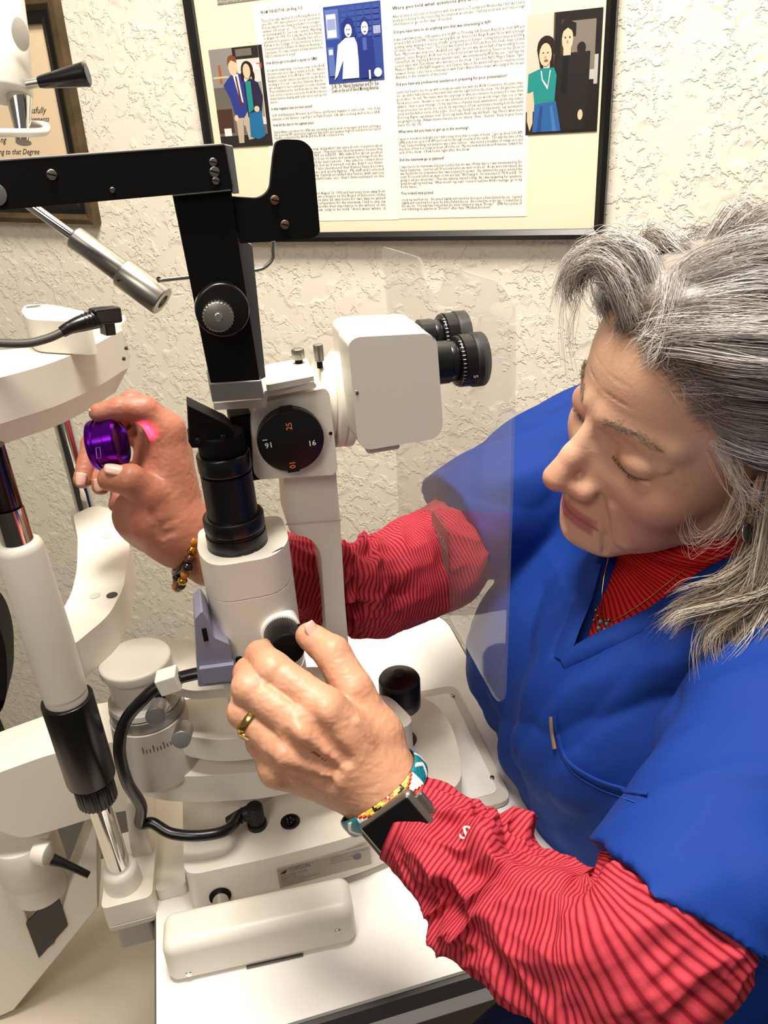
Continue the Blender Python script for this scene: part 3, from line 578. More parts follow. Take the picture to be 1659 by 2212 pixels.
# black focusing sleeve
sc = np.array([TX - .0018, TY - .001, 0]); 
slv = lathe('lamp_sleeve', [(1.112, .0195), (1.1135, .0196)] + [(1.124, .0196), (1.1242, .0188), (1.1262, .0188)] + rounded(1.1264, 1.137, .0196, .0016)[0:] + [(1.137, .0165), (1.139, .0162), (1.166, .0161), (1.1665, .0148), (1.170, .0148)], sc, (0, 0, 1), BLACK, sl, n=72, deg=28)
lathe('sleeve_ring', rounded(1.1675, 1.1795, .0166, .0012), sc, (0, 0, 1), BLACK, slv, n=72)
lathe('sleeve_ring', rounded(1.1795, 1.1925, .0143, .0008), sc, (0, 0, 1), BLACKM, slv, n=72)
lathe('scale_ring', rounded(1.1105, 1.117, .01975, .0004), sc, (0, 0, 1), BLACK, slv, n=72)
mk = []
for i in range(-9, 12):
    a = -1.15 + i * .075; t_ = np.array([-math.sin(a), math.cos(a), 0]) * .00013; p = sc + np.array([math.cos(a), math.sin(a), 0]) * .0199 + UZ * 1.1118; hh = .0022 if i % 5 == 0 else .0012
    mk.append(([p - t_, p + t_, p + t_ + UZ * hh, p - t_ + UZ * hh], [(0, 1, 2, 3)]))
v, f = merge(mk); link('scale_marks', pydata(v, f), INK_W, slv, smooth=False)
for a, s in ((-1.5, '180'), (-1.1, '190')):
    p = sc + np.array([math.cos(a), math.sin(a), 0]) * .01995 + UZ * 1.1145; xd = np.array([-math.sin(a), math.cos(a), 0]); text('scale_numbers', s, p - xd * .0012, xd, UZ, .0017, INK_W, slv)
# prism mirror on top
mY = TY - .004
mir = prism('prism_mirror', [PY(405, 876, mY - .0075), PY(409, 955, mY - .0075), PY(500, 948, mY - .0075), PY(506, 932, mY - .0075), PY(490, 917, mY - .0075)], (0, .019, 0), BLACKM, slv, bevel=.0005)
mf = prism('mirror_foot', fillet([PY(406, 952, mY - .008), PY(415, 968, mY - .008), PY(500, 962, mY - .008), PY(508, 945, mY - .008), PY(498, 930, mY - .008), PY(430, 925, mY - .008)], .001), (0, .020, 0), BLACKM, slv, bevel=.001)
for x, y in ((428, 952), (482, 944)): screw(PY(x, y, mY - .0085), (0, -1, .2), .0018, mf, BLACK, True, .001)

# microscope
MY = .4745
blk = prism('magnification_drum_housing', fillet([PY(x, y, MY) for x, y in [(543, 905), (560, 872), (702, 838), (712, 850), (730, 1014), (722, 1026), (560, 1036), (548, 1022)]], .0025), (0, .06, 0), CREAM, sl, bevel=.003, seg=4)
box('drum_housing_rear', PY(528, 950, .50), (.016, .035, .046), BLACKM, sl, bevel=.001)
dc = PY(626, 945, MY - .0005); dial = lathe('magnification_dial', [(0, .0212)] + rounded(.001, .0065, .0212, .001) , dc, (0, -1, 0), BLACK, sl, n=72)
gx = np.array([1.0, 0, 0])
def dialtext(x, y, s, m, rot, size=.0052):
    a = math.radians(rot); xd = gx * math.cos(a) + UZ * math.sin(a); yd = -gx * math.sin(a) + UZ * math.cos(a); p = PY(x, y, dc[1] - .0067)
    t = text('dial_number', s, p - yd * size * .35, xd, yd, size, m, dial, align='CENTER', bold=True); return t
dialtext(674, 957, '16', INK_W, 2); dialtext(581, 962, '16', INK_W, 184); dialtext(624, 921, '25', INK_O, 88); dialtext(632, 1004, '10', INK_O, -92)
prism('dial_mark', [PY(567, 952, dc[1] - .0067), PY(577, 951, dc[1] - .0067), PY(577, 949.5, dc[1] - .0067), PY(567, 950.5, dc[1] - .0067)], (0, -.0002, 0), INK_W, dial, bevel=0)
for x, y in ((618, 884), (634, 1012)): box('dial_tab', PY(x, y, dc[1] - .006), (.008, .0012, .005), BLACK, dial, bevel=.0004)
# flange discs, axis along x
fc = PY(742, 893, .505); fc = np.array([PY(735, 893, .475)[0] , .505, PY(742, 893, .475)[2]])
fl = lathe('microscope_flange', rounded(-.010, -.001, .0285, .0015) + rounded(0, .006, .0322, .0014) + rounded(.0065, .0125, .0322, .0014), fc, (1, 0, -.10), CREAM, sl, n=80)
screw(PY(714, 936, MY - .0002), (0, -1, 0), .0012, blk, BLACKM, False, .0005)
HX = np.array([1, 0, -.045]); HX /= np.linalg.norm(HX)
def housing(ynear, dshift, nm, dep):
    pts = [(752, 742), (770, 728), (925, 720), (944, 734), (957, 915), (952, 935), (938, 948), (796, 972), (780, 965), (772, 950)]
    P = [PY(x, y, .448) for x, y in pts]; q = [p + np.array([dshift[0], ynear - .448, dshift[1]]) for p in P]
    return prism(nm, fillet(q, .0035), (0, dep, 0), CREAM, sl, bevel=.0065, seg=6)
h1 = housing(.448, (0, 0), 'eyepiece_housing', .029); h2 = housing(.4795, (.003, -.002), 'eyepiece_housing', .034)
box('housing_bridge', (fc[0] + .022, .478, fc[2] - .002), (.022, .05, .040), CREAM2, sl, bevel=.002)
screw(PY(770, 848, .449), (-.5, -1, 0), .0016, h1, STEEL, False)
def eyepiece(c):
    e = lathe('eyepiece', [(-.006, .0135), (.003, .0135), (.0031, .0118)] + rounded(.0032, .0085, .0128, .0008) + rounded(.0087, .011, .0160, .001) + [(.011, .0165), (.0185, .0165), (.019, .0160)], c, HX, BLACK, sl, n=64, deg=28)
    lathe('rubber_eyecup', rounded(.0182, .0272, .0172, .0012) + [(.0273, .0135), (.022, .0105)], c, HX, RUBBER, e, n=64)
    m2 = []
    for i in range(-7, 8):
        a = i * .16; r_ = .0161; cc = c + HX * .0098; x_, y_, z_ = frame(HX); d_ = -np.array([0, 1, 0]) * math.cos(a) + UZ * math.sin(a); t_ = (np.array([0, 1, 0]) * math.sin(a) + UZ * math.cos(a)) * .00018
        p = cc + d_ * r_; m2.append(([p - t_ - HX * .001, p + t_ - HX * .001, p + t_ + HX * .001, p - t_ + HX * .001], [(0, 1, 2, 3)]))
    v, f = merge(m2); link('dioptre_marks', pydata(v, f), INK_W, e, smooth=False)
    text('dioptre_number', '5', c + HX * .0150 + np.array([0, -.0166, -.005]), (0, .05, -1), HX * 1.0, .0042, INK_W, e)
    return e
ep = PY(955, 783, .464)
eyepiece(np.array([ep[0], .464, ep[2]])); eyepiece(np.array([ep[0] + .003, .504, ep[2] + .005]))
# vertical arm of the microscope
arm = prism('microscope_support_arm', fillet([PY(x, y, .488) for x, y in [(612, 1020), (725, 1010), (735, 1125), (745, 1300), (758, 1450), (775, 1500), (712, 1500), (709, 1420), (700, 1290), (693, 1190), (668, 1160), (628, 1155), (619, 1125)]], [.001, .001, .004, .004, .002, .002, .002, .002, .004, .008, .008, .008, .002]), (0, .03, 0), CREAM, sl, bevel=.004, seg=5)
prism('arm_seam', [PY(617, 1131, .4876), PY(738, 1121, .4876), PY(738, 1124, .4876), PY(617, 1134, .4876)], (0, -.0004, 0), CREAM2, arm, bevel=0)
# top mounting plate and its thumbscrews
tpz = fillet([PY(x, y, .468) for x, y in [(572, 845), (676, 824), (684, 832), (682, 838), (578, 858), (575, 880), (463, 886), (462, 871), (565, 862)]], .0005)
tp = prism('mounting_plate', tpz, (0, .055, 0), CREAM2, sl, bevel=.001)
prism('mounting_plate_ramp', fillet([PZ(x, y, PY(620, 835, .468)[2]) for x, y in [(576, 846), (680, 826), (664, 785), (575, 800)]], .003), (0, 0, .004), CREAM2, tp, bevel=.0015)
_z = PY(620, 835, .468)[2] + .004
for (x, y, r, h) in ((646, 784, .0042, .0095), (691, 788, .0032, .0135)):
    c = PZ(x, y, _z); lathe('thumbscrew_stem', [(-.002, r * .6), (.003, r * .6)], c, (0, 0, 1), BLACKM, tp, n=24); knurled('thumbscrew', .0025, h, r, c, (0, 0, 1), STEEL, tp, teeth=24, depth=.0003)

# black tonometer carrier: upright, beam, hook plate
UY = .44
up = prism('black_upright', [PY(x, y, UY) for x, y in [(373, 423), (500, 411), (515, 520), (562, 822), (455, 828)]], (0, .018, 0), BLACKM, sl, bevel=.0008)
prism('upright_side_rail', [PY(x, y, UY + .014) for x, y in [(500, 430), (521, 515), (545, 530), (574, 815), (560, 822), (520, 600)]], (0, .006, 0), SILVER, up, bevel=.0004)
prism('upright_foot', [PY(x, y, UY - .0005) for x, y in [(452, 828), (565, 821), (572, 862), (459, 870)]], (0, .03, 0), SILVER, up, bevel=.001)
bm_ = prism('black_beam', [PY(x, y, UY - .004) for x, y in [(-260, 364), (484, 311), (503, 404), (497, 410), (-260, 478)]], (0, .024, 0), BLACKM, sl, bevel=.0006)
prism('beam_end_cap', [PY(x, y, UY - .002) for x, y in [(485, 311), (503, 315), (517, 418), (502, 419)]], (0, .02, 0), SILVER, bm_, bevel=.0005)
prism('beam_lower_strip', [PY(x, y, UY - .0045) for x, y in [(372, 421), (498, 409), (499, 412), (373, 424)]], (0, .002, 0), STEEL, bm_, bevel=0)
prism('beam_top_edge', [PY(x, y, UY - .0042) for x, y in [(-260, 364), (484, 311), (485, 313.5), (-260, 367)]], (0, .024, 0), SILVER, bm_, bevel=0)
for (x, y, r) in ((112, 377, .0025), (243, 410, .0013), (460, 350, .0020), (463, 371, .0026), (466, 390, .0019)): screw(PY(x, y, UY - .0042), (0, -1, 0), r, bm_, name='beam_screw')
lathe('beam_disc', rounded(0, .001, .0052, .0003), PY(-10, 420, UY - .0042), (0, -1, 0), SILVER, bm_, n=40)
hk = prism('hook_plate', fillet([PY(x, y, UY + .002) for x, y in [(497, 425), (560, 429), (583, 412), (590, 340), (596, 306), (612, 301), (654, 302), (676, 322), (692, 505), (675, 515), (520, 526)]], [0, .003, .004, .002, .003, .003, .005, .005, .004, .004, 0], 6), (0, .006, 0), BLACKM, sl, bevel=.0006)
for x, y in ((593, 432), (615, 485)): screw(PY(x, y, UY + .0018), (0, -1, 0), .0024, hk, mat('copper_brown_screw', '#8a6f5c', .4, .7))
kd = PY(478, 664, UY - .001); dk = lathe('drum_knob', [(0, .0135)] + rounded(.001, .009, .0143, .0015), kd, (0, -1, 0), BLACK, up, n=64)
kk = knurled('knurled_knob', .008, .0175, .0082, kd + np.array([-.0022, 0, -.003]), (-.05, -1, .10), STEEL, dk, teeth=26, depth=.0005)
lathe('knob_centre_screw', rounded(.0172, .0190, .0022, .0006), kd + np.array([-.0022, 0, -.003]), (-.05, -1, .10), CHROME, kk, n=24)
wireP = [PY(590, 520, .462), PY(589, 560, .462), PY(577, 580, .462), PY(540, 585, .462)]
tube('wire_hook', [wireP[0], wireP[0] * .5 + wireP[1] * .5, wireP[1], wireP[2] * .6 + wireP[1] * .2 + wireP[3] * .2, wireP[2] * .5 + wireP[3] * .5, wireP[3], PY(415, 598, .462), PY(340, 606, .462)], .0012, STEEL, sl, n=12)

# fixation lamp wand
fx = thing('fixation_lamp', 'brushed metal fixation lamp wand slanting down below the black beam', 'lamp', D(250, 590, .46))
pa, pb, pc, pd = D(60, 440, .455), D(160, 512, .46), D(268, 588, .463), D(352, 652, .466)
axf = pd - pb; La = np.linalg.norm(axf); axf /= La
lathe('wand_rod', [(0, .0030), (np.linalg.norm(pb - pa) + .002, .0030)], pa, pb - pa, CHROME, fx, n=24)
L1 = (pc - pb) @ axf
lathe('wand_barrel', rounded(0, L1, .0068, .0012), pb, axf, CREAM2 if False else STEEL, fx, n=40)
hd_ = lathe('wand_head', rounded(L1 - .001, La, .0090, .0010) + [(La, .0045), (La - .003, .004)], pb, axf, STEEL, fx, n=48)
lathe('aim_hole', [(0, .0014), (.0004, .0014)], D(343, 603, .4575), -ray(343, 603), BLACKM, hd_, n=16)
lathe('set_screw', [(0, .0007), (.0004, .0007)], D(256, 606, .4555), -ray(256, 606), BLACKM, hd_, n=12)

# breath shield
def acrylic(nt, b, tc):
    tr = nt.nodes.new('ShaderNodeBsdfTransparent'); tr.inputs[0].default_value = (.95, .945, .95, 1); gl = nt.nodes.new('ShaderNodeBsdfGlossy'); gl.inputs['Roughness'].default_value = .06
    df = nt.nodes.new('ShaderNodeBsdfDiffuse'); df.inputs[0].default_value = (.8, .78, .76, 1)
    lw = nt.nodes.new('ShaderNodeFresnel'); lw.inputs['IOR'].default_value = 1.2; mx = nt.nodes.new('ShaderNodeMixShader'); gm = nt.nodes.new('ShaderNodeNewGeometry'); iv = nt.nodes.new('ShaderNodeMath'); iv.operation = 'SUBTRACT'; iv.inputs[0].default_value = 1; mu = nt.nodes.new('ShaderNodeMath'); mu.operation = 'MULTIPLY'; m2 = nt.nodes.new('ShaderNodeMixShader'); m2.inputs[0].default_value = .085
    nt.links.new(tr.outputs[0], m2.inputs[1]); nt.links.new(df.outputs[0], m2.inputs[2]); nt.links.new(gm.outputs['Backfacing'], iv.inputs[1]); nt.links.new(iv.outputs[0], mu.inputs[0]); nt.links.new(lw.outputs[0], mu.inputs[1]); nt.links.new(mu.outputs[0], mx.inputs[0]); nt.links.new(m2.outputs[0], mx.inputs[1]); nt.links.new(gl.outputs[0], mx.inputs[2])
    nt.links.new(mx.outputs[0], nt.nodes['Material Output'].inputs['Surface'])
ACR = mat('clear_acrylic', '#ffffff', fn=acrylic)
SX = .174
spx = [(823, 532), (905, 557), (915, 600), (938, 637), (955, 622), (960, 574), (1080, 610), (1106, 650), (1108, 760), (1104, 1000), (1095, 1300), (1088, 1505), (1078, 1518), (1066, 1506), (1000, 1385), (862, 1135), (848, 800), (832, 620)]
shl = prism('breath_shield', fillet([PX(x, y, SX) for x, y in spx], .006, 4), (.002, 0, 0), ACR, sl, bevel=0, label='clear breath shield plate')
sp_ = [PX(x, y, SX - .0008) for x, y in [(934, 1100), (968, 1148), (970, 1243), (932, 1192)]]
stk = prism('shield_sticker', sp_, (-.0003, 0, 0), mat('silver_sticker', '#93827f', .4, .2), shl, bevel=0)
xd = sp_[1] - sp_[0]; xd /= np.linalg.norm(xd); _a = PX(936, 1146, SX - .0013); _b = PX(967, 1200, SX - .0013); _x = _b - _a; _w = np.linalg.norm(_x); _x /= _w; text('sticker_print', 'TOPCON', _a, _x, np.cross((-1, 0, 0), _x), .012, mat('sticker_grey_print', '#c4b4b2', .5), stk, width=_w)

# ------------------------------------------------------------------ rail cover on the table
rc = thing('rail_cover', 'long rounded cream wheel cover with two screws on the front of the white table', 'cover', PZ(560, 2080, TZ))
pa_, pb_ = PZ(366, 2128, TZ), PZ(774, 2036, TZ); ex = pb_ - pa_; ex[2] = 0; Lx = np.linalg.norm(ex); ex /= Lx; ey = np.array([-ex[1], ex[0], 0])
def cover_sdf(P):
    q = P - (pa_ + ex * Lx / 2 + ey * .017 + UZ * .018); X = q @ ex; Y = q @ ey; Z_ = q @ UZ
    s = np.stack([X, Y, Z_], 1); Y2 = Y + (Z_ - .0) * -.10
    return s_box(np.stack([X, Y2, Z_], 1), (0, 0, 0), (Lx / 2, .0165, .0185), .0085)
P_, F_ = surf(lambda P: np.maximum(cover_sdf(P), -(P[:, 2] - TZ - .0002)), pa_ - [.02, .02, .01], pb_ + [.02, .07, .05], .0011)
link('cover_shell', arr_mesh(P_, F_), CREAM, rc)
for x, y in ((408, 2100), (729, 2009)):
    v = ray(x, y); t = ((pa_ + ey * .0012 - CAMP) @ ey) / (v @ ey); p = CAMP + v * t; screw(p - ey * .0005, -ey + UZ * .1, .0024, rc, CHROME, False, .0018)
prism('cover_seam', [pa_ + ex * (Lx * .40) - ey * .001 + UZ * .0006, pa_ + ex * (Lx * .70) - ey * .001 + UZ * .0006, pa_ + ex * (Lx * .70) + ey * .001 + UZ * .0012, pa_ + ex * (Lx * .40) + ey * .001 + UZ * .0012], -ey * .0006, DARKGREY, rc, bevel=0)

# ------------------------------------------------------------------ chin rest
cr = thing('chin_rest', 'cream chin and forehead rest frame with chrome posts clamped to the table edge', 'chin rest', (-.125, .478, .79))
NX, NY = -.125, .478
lathe('near_column', [(1.018, .0150), (1.06, .0153), (1.131, .0142), (1.1345, .0132), (1.1365, .0105)], (NX, NY, 0), (0, 0, 1), CREAM, cr, n=64, deg=50)
lathe('column_collar', rounded(1.009, 1.0185, .0146, .0006), (NX, NY, 0), (0, 0, 1), CREAM, cr, n=64)
lathe('chrome_post', [(1.13, .0096), (1.160, .0096)], (NX, NY, 0), (0, 0, 1), CHROME, cr, n=48)
lathe('chrome_post', [(1.161, .0088), (1.20, .0088)], (NX, NY, 0), (0, 0, 1), mat('smoked_chrome', '#6a5a55', .15, 1.0), cr, n=48)
hs = lathe('height_sleeve', [(.936, .0150), (.9365, .0172)] + rounded(.937, 1.0115, .0176, .0012), (NX, NY, 0), (0, 0, 1), BLACK, cr, n=64)
knurled('height_knob', .914, .9375, .0146, (NX, NY, 0), (0, 0, 1), BLACK, cr, teeth=30)
lathe('chrome_post', [(.83, .0088), (.92, .0088)], (NX, NY, 0), (0, 0, 1), CHROME, cr, n=48)
lathe('post_socket', [(.805, .0158), (.836, .0138), (.8395, .0128), (.841, .0098)], (NX, NY, 0), (0, 0, 1), CREAM, cr, n=56, deg=50)
prism('clamp_block', fillet([np.array([x, y, .800]) for x, y in [(-.142, .458), (-.103, .458), (-.098, .53), (-.138, .53)]], .006), (0, 0, .022), CREAM, cr, bevel=.004, seg=4)
prism('clamp_band', fillet([np.array([x, y, .7945]) for x, y in [(-.142, .4575), (-.103, .4575), (-.098, .53), (-.138, .53)]], .006), (0, 0, .005), CREAM2, cr, bevel=.001)
prism('clamp_jaw', fillet([np.array([x, y, .768]) for x, y in [(-.139, .461), (-.1075, .461), (-.1075, .525), (-.136, .525)]], .005), (0, 0, .0265), SILVER, cr, bevel=.003)
# side rail with the cable recess running along the table
rail = prism('side_rail', [PX(x, y, -.102) for x, y in [(243, 1880), (330, 1905), (352, 1760), (345, 1620), (296, 1600), (270, 1700)]] if False else [np.array(p) for p in [(-.118, .50, .80), (-.118, .76, .80), (-.118, .76, .852), (-.118, .52, .862), (-.118, .50, .84)]], (.016, 0, 0), CREAM, cr, bevel=.004)
prism('rail_tray', fillet([np.array([x, y, TZ + .0005]) for x, y in [(-.102, .47), (-.078, .47), (-.078, .77), (-.102, .77)]], .003), (0, 0, .012), CREAM, cr, bevel=.002)
# curved cross bar to the far post
CZ = 1.045
cb = fillet([PZ(x, y, CZ) for x, y in [(158, 1112), (200, 1092), (243, 1098), (262, 1140), (283, 1180), (272, 1225), (268, 1268), (235, 1330), (160, 1392), (120, 1392), (128, 1330), (155, 1280), (166, 1230), (168, 1165)]], [.006, .008, .008, .012, .012, .012, .012, .012, .004, .004, .01, .01, .01, .01], 5)
cbar = prism('cross_bar', [p for p in cb], (0, 0, -.030), CREAM, cr, bevel=.006, seg=5)
for x, y in ((232, 1158), (205, 1287), (242, 1286)):
    lathe('cup_hole', [(0, .0042), (.0004, .0042)], PZ(x, y, CZ + .0001), (0, 0, 1), DARKGREY if x == 242 else CREAM2, cbar, n=24)
FP = PX(187, 1105, -.125); FY = FP[1]
lathe('chrome_post', [(1.02, .0090), (1.19, .0090)], (NX, FY, 0), (0, 0, 1), CHROME, cr, n=48)
lathe('post_socket', [(.99, .014), (1.028, .0155), (1.036, .0145), (1.0375, .0095)], (NX, FY, 0), (0, 0, 1), CREAM, cr, n=48, deg=50)
# forehead band
BZ1 = 1.20
fb = [PZ(x, y, BZ1) for x, y in [(-160, 850), (-60, 833), (0, 816), (100, 789), (200, 748), (246, 722), (264, 714), (262, 690), (200, 684), (120, 735), (50, 752), (-160, 770)]]
band = prism('forehead_band', fillet(fb, [.004, .01, .02, .02, .02, .004, .003, .003, .01, .01, .01, .004]), (0, 0, -.034), CREAM2, cr, bevel=.0012)
sk = [p - UZ * .034 for p in fillet(fb, [.004, .01, .02, .02, .02, .004, .003, .003, .01, .01, .01, .004])]
def loft2(name, a, b, m, parent, label=None):
    n = len(a); v = list(a) + list(b); f = [(i, (i + 1) % n, n + (i + 1) % n, n + i) for i in range(n)] + [tuple(range(n))[::-1], tuple(range(n, 2 * n))]
    me = pydata(v, f); sharp_by_angle(me, 35); return link(name, me, m, parent, label=label)
c_ = sum(sk) / len(sk); sk = [c_ + (p - c_) * .985 for p in sk]; loft2('band_cushion', sk, [c_ + (p - c_) * .84 + np.array([-.006, 0, -.020]) for p in sk], mat('pale_cushion', '#d9cdc2', .6), cr)
upr = prism('band_upright', fillet([PZ(x, y, 1.228) for x, y in [(44, 672), (55, 657), (110, 657), (190, 674), (196, 696), (60, 690)]], .012, 7), (0, 0, -.027), CREAM, cr, bevel=.003, seg=4)
lathe('upright_recess', [(0, .0038), (.0004, .0038)], PZ(72, 662, 1.2284), (0, 0, 1), SILVER, upr, n=24, scale=(1.6, .8))
prism('band_end_cover', fillet([PZ(x, y, BZ1 + .004) for x, y in [(205, 716), (262, 702), (272, 690), (268, 680), (240, 690)]], .001), (0, 0, -.010), CREAM, cr, bevel=.001)
for x, y in ((281, 752), (276, 775)): screw(D(x - 8, y, .63), (.9, -.4, 0), .0016, cr, DARKGREY, False, .0008)
# plug and cord on the forehead band
pc_ = thing('power_cord', 'dark power cord with angled black plug pushed into the forehead rest', 'cord', D(190, 700, .60))
a_, b_, c2 = D(252, 684, .612), D(200, 690, .600), D(150, 708, .592)
ax_ = a_ - b_; ax_ /= np.linalg.norm(ax_); fr = frame(ax_)
box('plug_body', a_ * .55 + b_ * .45 + UZ * .002, (.013, .012, .022), BLACK, pc_, bevel=.002, ax=(fr[0], fr[1], fr[2]))
box('plug_step', D(232, 706, .612), (.012, .012, .008), BLACK, pc_, bevel=.001, ax=(fr[0], fr[1], fr[2]))
tube('strain_relief', [b_ + ax_ * .004, c2 * .5 + b_ * .5, c2, D(133, 718, .590)], [.0072, .0062, .0048, .0042], BLACK, pc_)
for i in range(6):
    t = i / 6; q = b_ * (1 - t) + c2 * t; lathe('relief_rib', rounded(-.0006, .0006, .0074 - .0026 * t, .0003), q, c2 - b_, BLACK, pc_, n=24)
tube('cord', [D(138, 716, .590), D(100, 732, .585), D(50, 742, .58), D(-30, 738, .575), D(-130, 720, .57)], .0032, DARKGREY, pc_)

# lamp cable: cream ferrule, big loop, right-angle plug in the base socket
lc = thing('lamp_cable', 'thick black lamp cable looping down to a right-angle plug in the base', 'cable', D(300, 1600, .58))
plug_c = PZ(556, 1783, BZ)
cabP = [D(455, 1455, .535), D(420, 1456, .535), D(350, 1478, .535), D(305, 1515, .535), D(270, 1560, .54), D(258, 1620, .545), D(275, 1690, .56), D(305, 1740, .585), D(303, 1778, .60), D(330, 1778, .60), D(370, 1800, .598), D(430, 1805, .598), D(490, 1793, .605), plug_c + np.array([-.012, .0, .016])]
tube('cable', cabP, .0043, BLACK, lc, samples=120)
bx_ = D(353, 1480, .531); box('ferrule', D(365, 1470, .532), (.0135, .0135, .0145), CREAM, lc, bevel=.0012, ax=frame(D(390, 1462, .532) - D(340, 1478, .532)))
pl_ = lathe('plug', [(.0, .0078), (.004, .0078), (.0042, .0068)] + rounded(.0043, .022, .0068, .002), plug_c, (0, 0, 1), RUBBER, lc, n=40)
tube('plug_boot', [plug_c + np.array([0, 0, .016]), plug_c + np.array([-.010, 0, .0155]), plug_c + np.array([-.022, -.001, .012])], [.0066, .0052, .0046], RUBBER, lc)
for i in range(5): lathe('boot_rib', rounded(-.0006, .0006, .0060 - .0003 * i, .0003), plug_c + np.array([-.009 - .0032 * i, -.0003 * i, .0152 - .0009 * i]), (1, 0, .25), RUBBER, lc, n=24)

# ------------------------------------------------------------------ overhead cream head with lever, top left
oh = thing('overhead_examination_head', 'cream instrument head with black lever and chrome collar hanging in at top left', 'instrument', D(30, 200, .40))
OD = .40
def along(x0, y0, x1, y1, d): a = D(x0, y0, d); b = D(x1, y1, d); ax = b - a; L_ = np.linalg.norm(ax); return a, ax / L_, L_
a, axx, L_ = along(2, -60, 16, 205, OD)
lathe('head_body', [(0, .0095), (L_ * .5, .0118), (L_ - .001, .0122), (L_, .0116)], a, axx, CREAM, oh, n=64)
lathe('round_button', rounded(0, .0012, .0075, .0005), D(43, 73, OD - .012), -ray(43, 73) + RGT * .6, CREAM, oh, n=40, scale=(.55, 1))
a, axx, L_ = along(40, 200, 51, 308, OD + .003); lathe('chrome_collar', [(0, .0066), (L_ * .1, .0064), (L_ * .72, .0040), (L_, .0038)], a, axx, CHROME, oh, n=48, deg=30)
a, axx, L_ = along(84, 178, 190, 160, OD - .005); lv = lathe('black_lever', [(0, .0026), (.002, .0031), (L_ - .002, .0056), (L_ - .001, .0058), (L_, .0050)], a, axx, BLACK, oh, n=40)
lathe('lever_stem', [(-.006, .0024), (.001, .0024)], a, axx, STEEL, oh, n=24)
tube('lever_wire', [D(-60, 290, OD - .01), D(0, 287, OD - .01), D(70, 287, OD - .01), D(98, 283, OD), D(97, 272, OD + .012), D(60, 268, OD + .02)], .0020, CREAM, oh)

# ------------------------------------------------------------------ instrument stand at lower left
st = thing('instrument_stand', 'cream swivelling instrument stand with black locking lever, lower left behind the chrome post', 'stand', PY(80, 2100, .60))
SYp = .60
def PP(l, y=SYp): return [PY(a, b, y) for a, b in l]
prism('swivel_arm', fillet(PP([(-80, 1700), (0, 1668), (120, 1625), (330, 1588), (345, 1740), (230, 1758), (110, 1796), (50, 1812), (10, 1800), (-80, 1760)]), [.01, .02, .02, .01, .01, .02, .02, .015, .01, .01]), (0, .06, 0), CREAM, st, bevel=.010, seg=6)
hub = PY(45, 1800, SYp + .03)
lathe('swivel_hub', [(0, .030), (-.003, .031), (-.050, .031), (-.054, .027), (-.056, .026), (-.080, .026)], hub, (0, 0, 1), CREAM, st, n=64, deg=50)
bs = PY(95, 1848, SYp - .002); lathe('lever_boss', rounded(0, .014, .0115, .0015), bs + np.array([-.008, 0.008, 0]), (.85, -.45, -.08), CREAM, st, n=40)
l0 = PY(112, 1856, SYp - .01); tube('locking_lever', [l0, l0 * .6 + PY(192, 1886, SYp - .02) * .4, PY(192, 1890, SYp - .02)], [.0058, .004, .0034], BLACK, st)
body = prism('stand_body', PP([(-120, 1800), (0, 1830), (22, 1880), (84, 2055), (118, 2040), (122, 1990), (210, 1760), (213, 1960), (30, 2183), (-120, 2250)], SYp + .02), (0, .05, 0), CREAM, st, bevel=.002)
prism('dark_window', PP([(56, 1996), (122, 1925), (146, 2000), (84, 2070)], SYp + .018), (0, .002, 0), BLACK, st, bevel=0)
# broad beige base under the stand
ls = thing('equipment_cabinet', 'low beige equipment cabinet beside the table, under the instrument stand', 'cabinet', (-.30, .55, 0))
prism('cabinet_body', fillet([np.array([x, y, 0.0]) for x, y in [(-.75, .10), (-.098, .10), (-.098, .80), (-.75, .80)]], .03), (0, 0, .49), mat('beige_laminate', '#cfc2b0', .5), ls, bevel=.01)
prism('cabinet_top', fillet([np.array([x, y, .49]) for x, y in [(-.76, .09), (-.095, .09), (-.095, .81), (-.76, .81)]], .03), (0, 0, .012), mat('beige_laminate', '#cfc2b0', .5), ls, bevel=.004)
# dark cushioned headrest edge seen behind, far left
hb = thing('chair_headrest', 'dark padded exam chair headrest edge showing at the far left behind the column', 'chair', PY(-40, 1400, .75))
prism('padded_edge', fillet([PY(x, y, .78) for x, y in [(-120, 1250), (-10, 1330), (14, 1400), (16, 1490), (4, 1545), (-120, 1600)]], .03), (0, .05, 0), BLACKM, hb, bevel=.012, seg=4)
prism('support_stem', [PY(x, y, .80) for x, y in [(-10, 1580), (20, 1650), (40, 1760), (-60, 1780), (-60, 1560)]], (0, .03, 0), BLACKM, hb, bevel=.004)

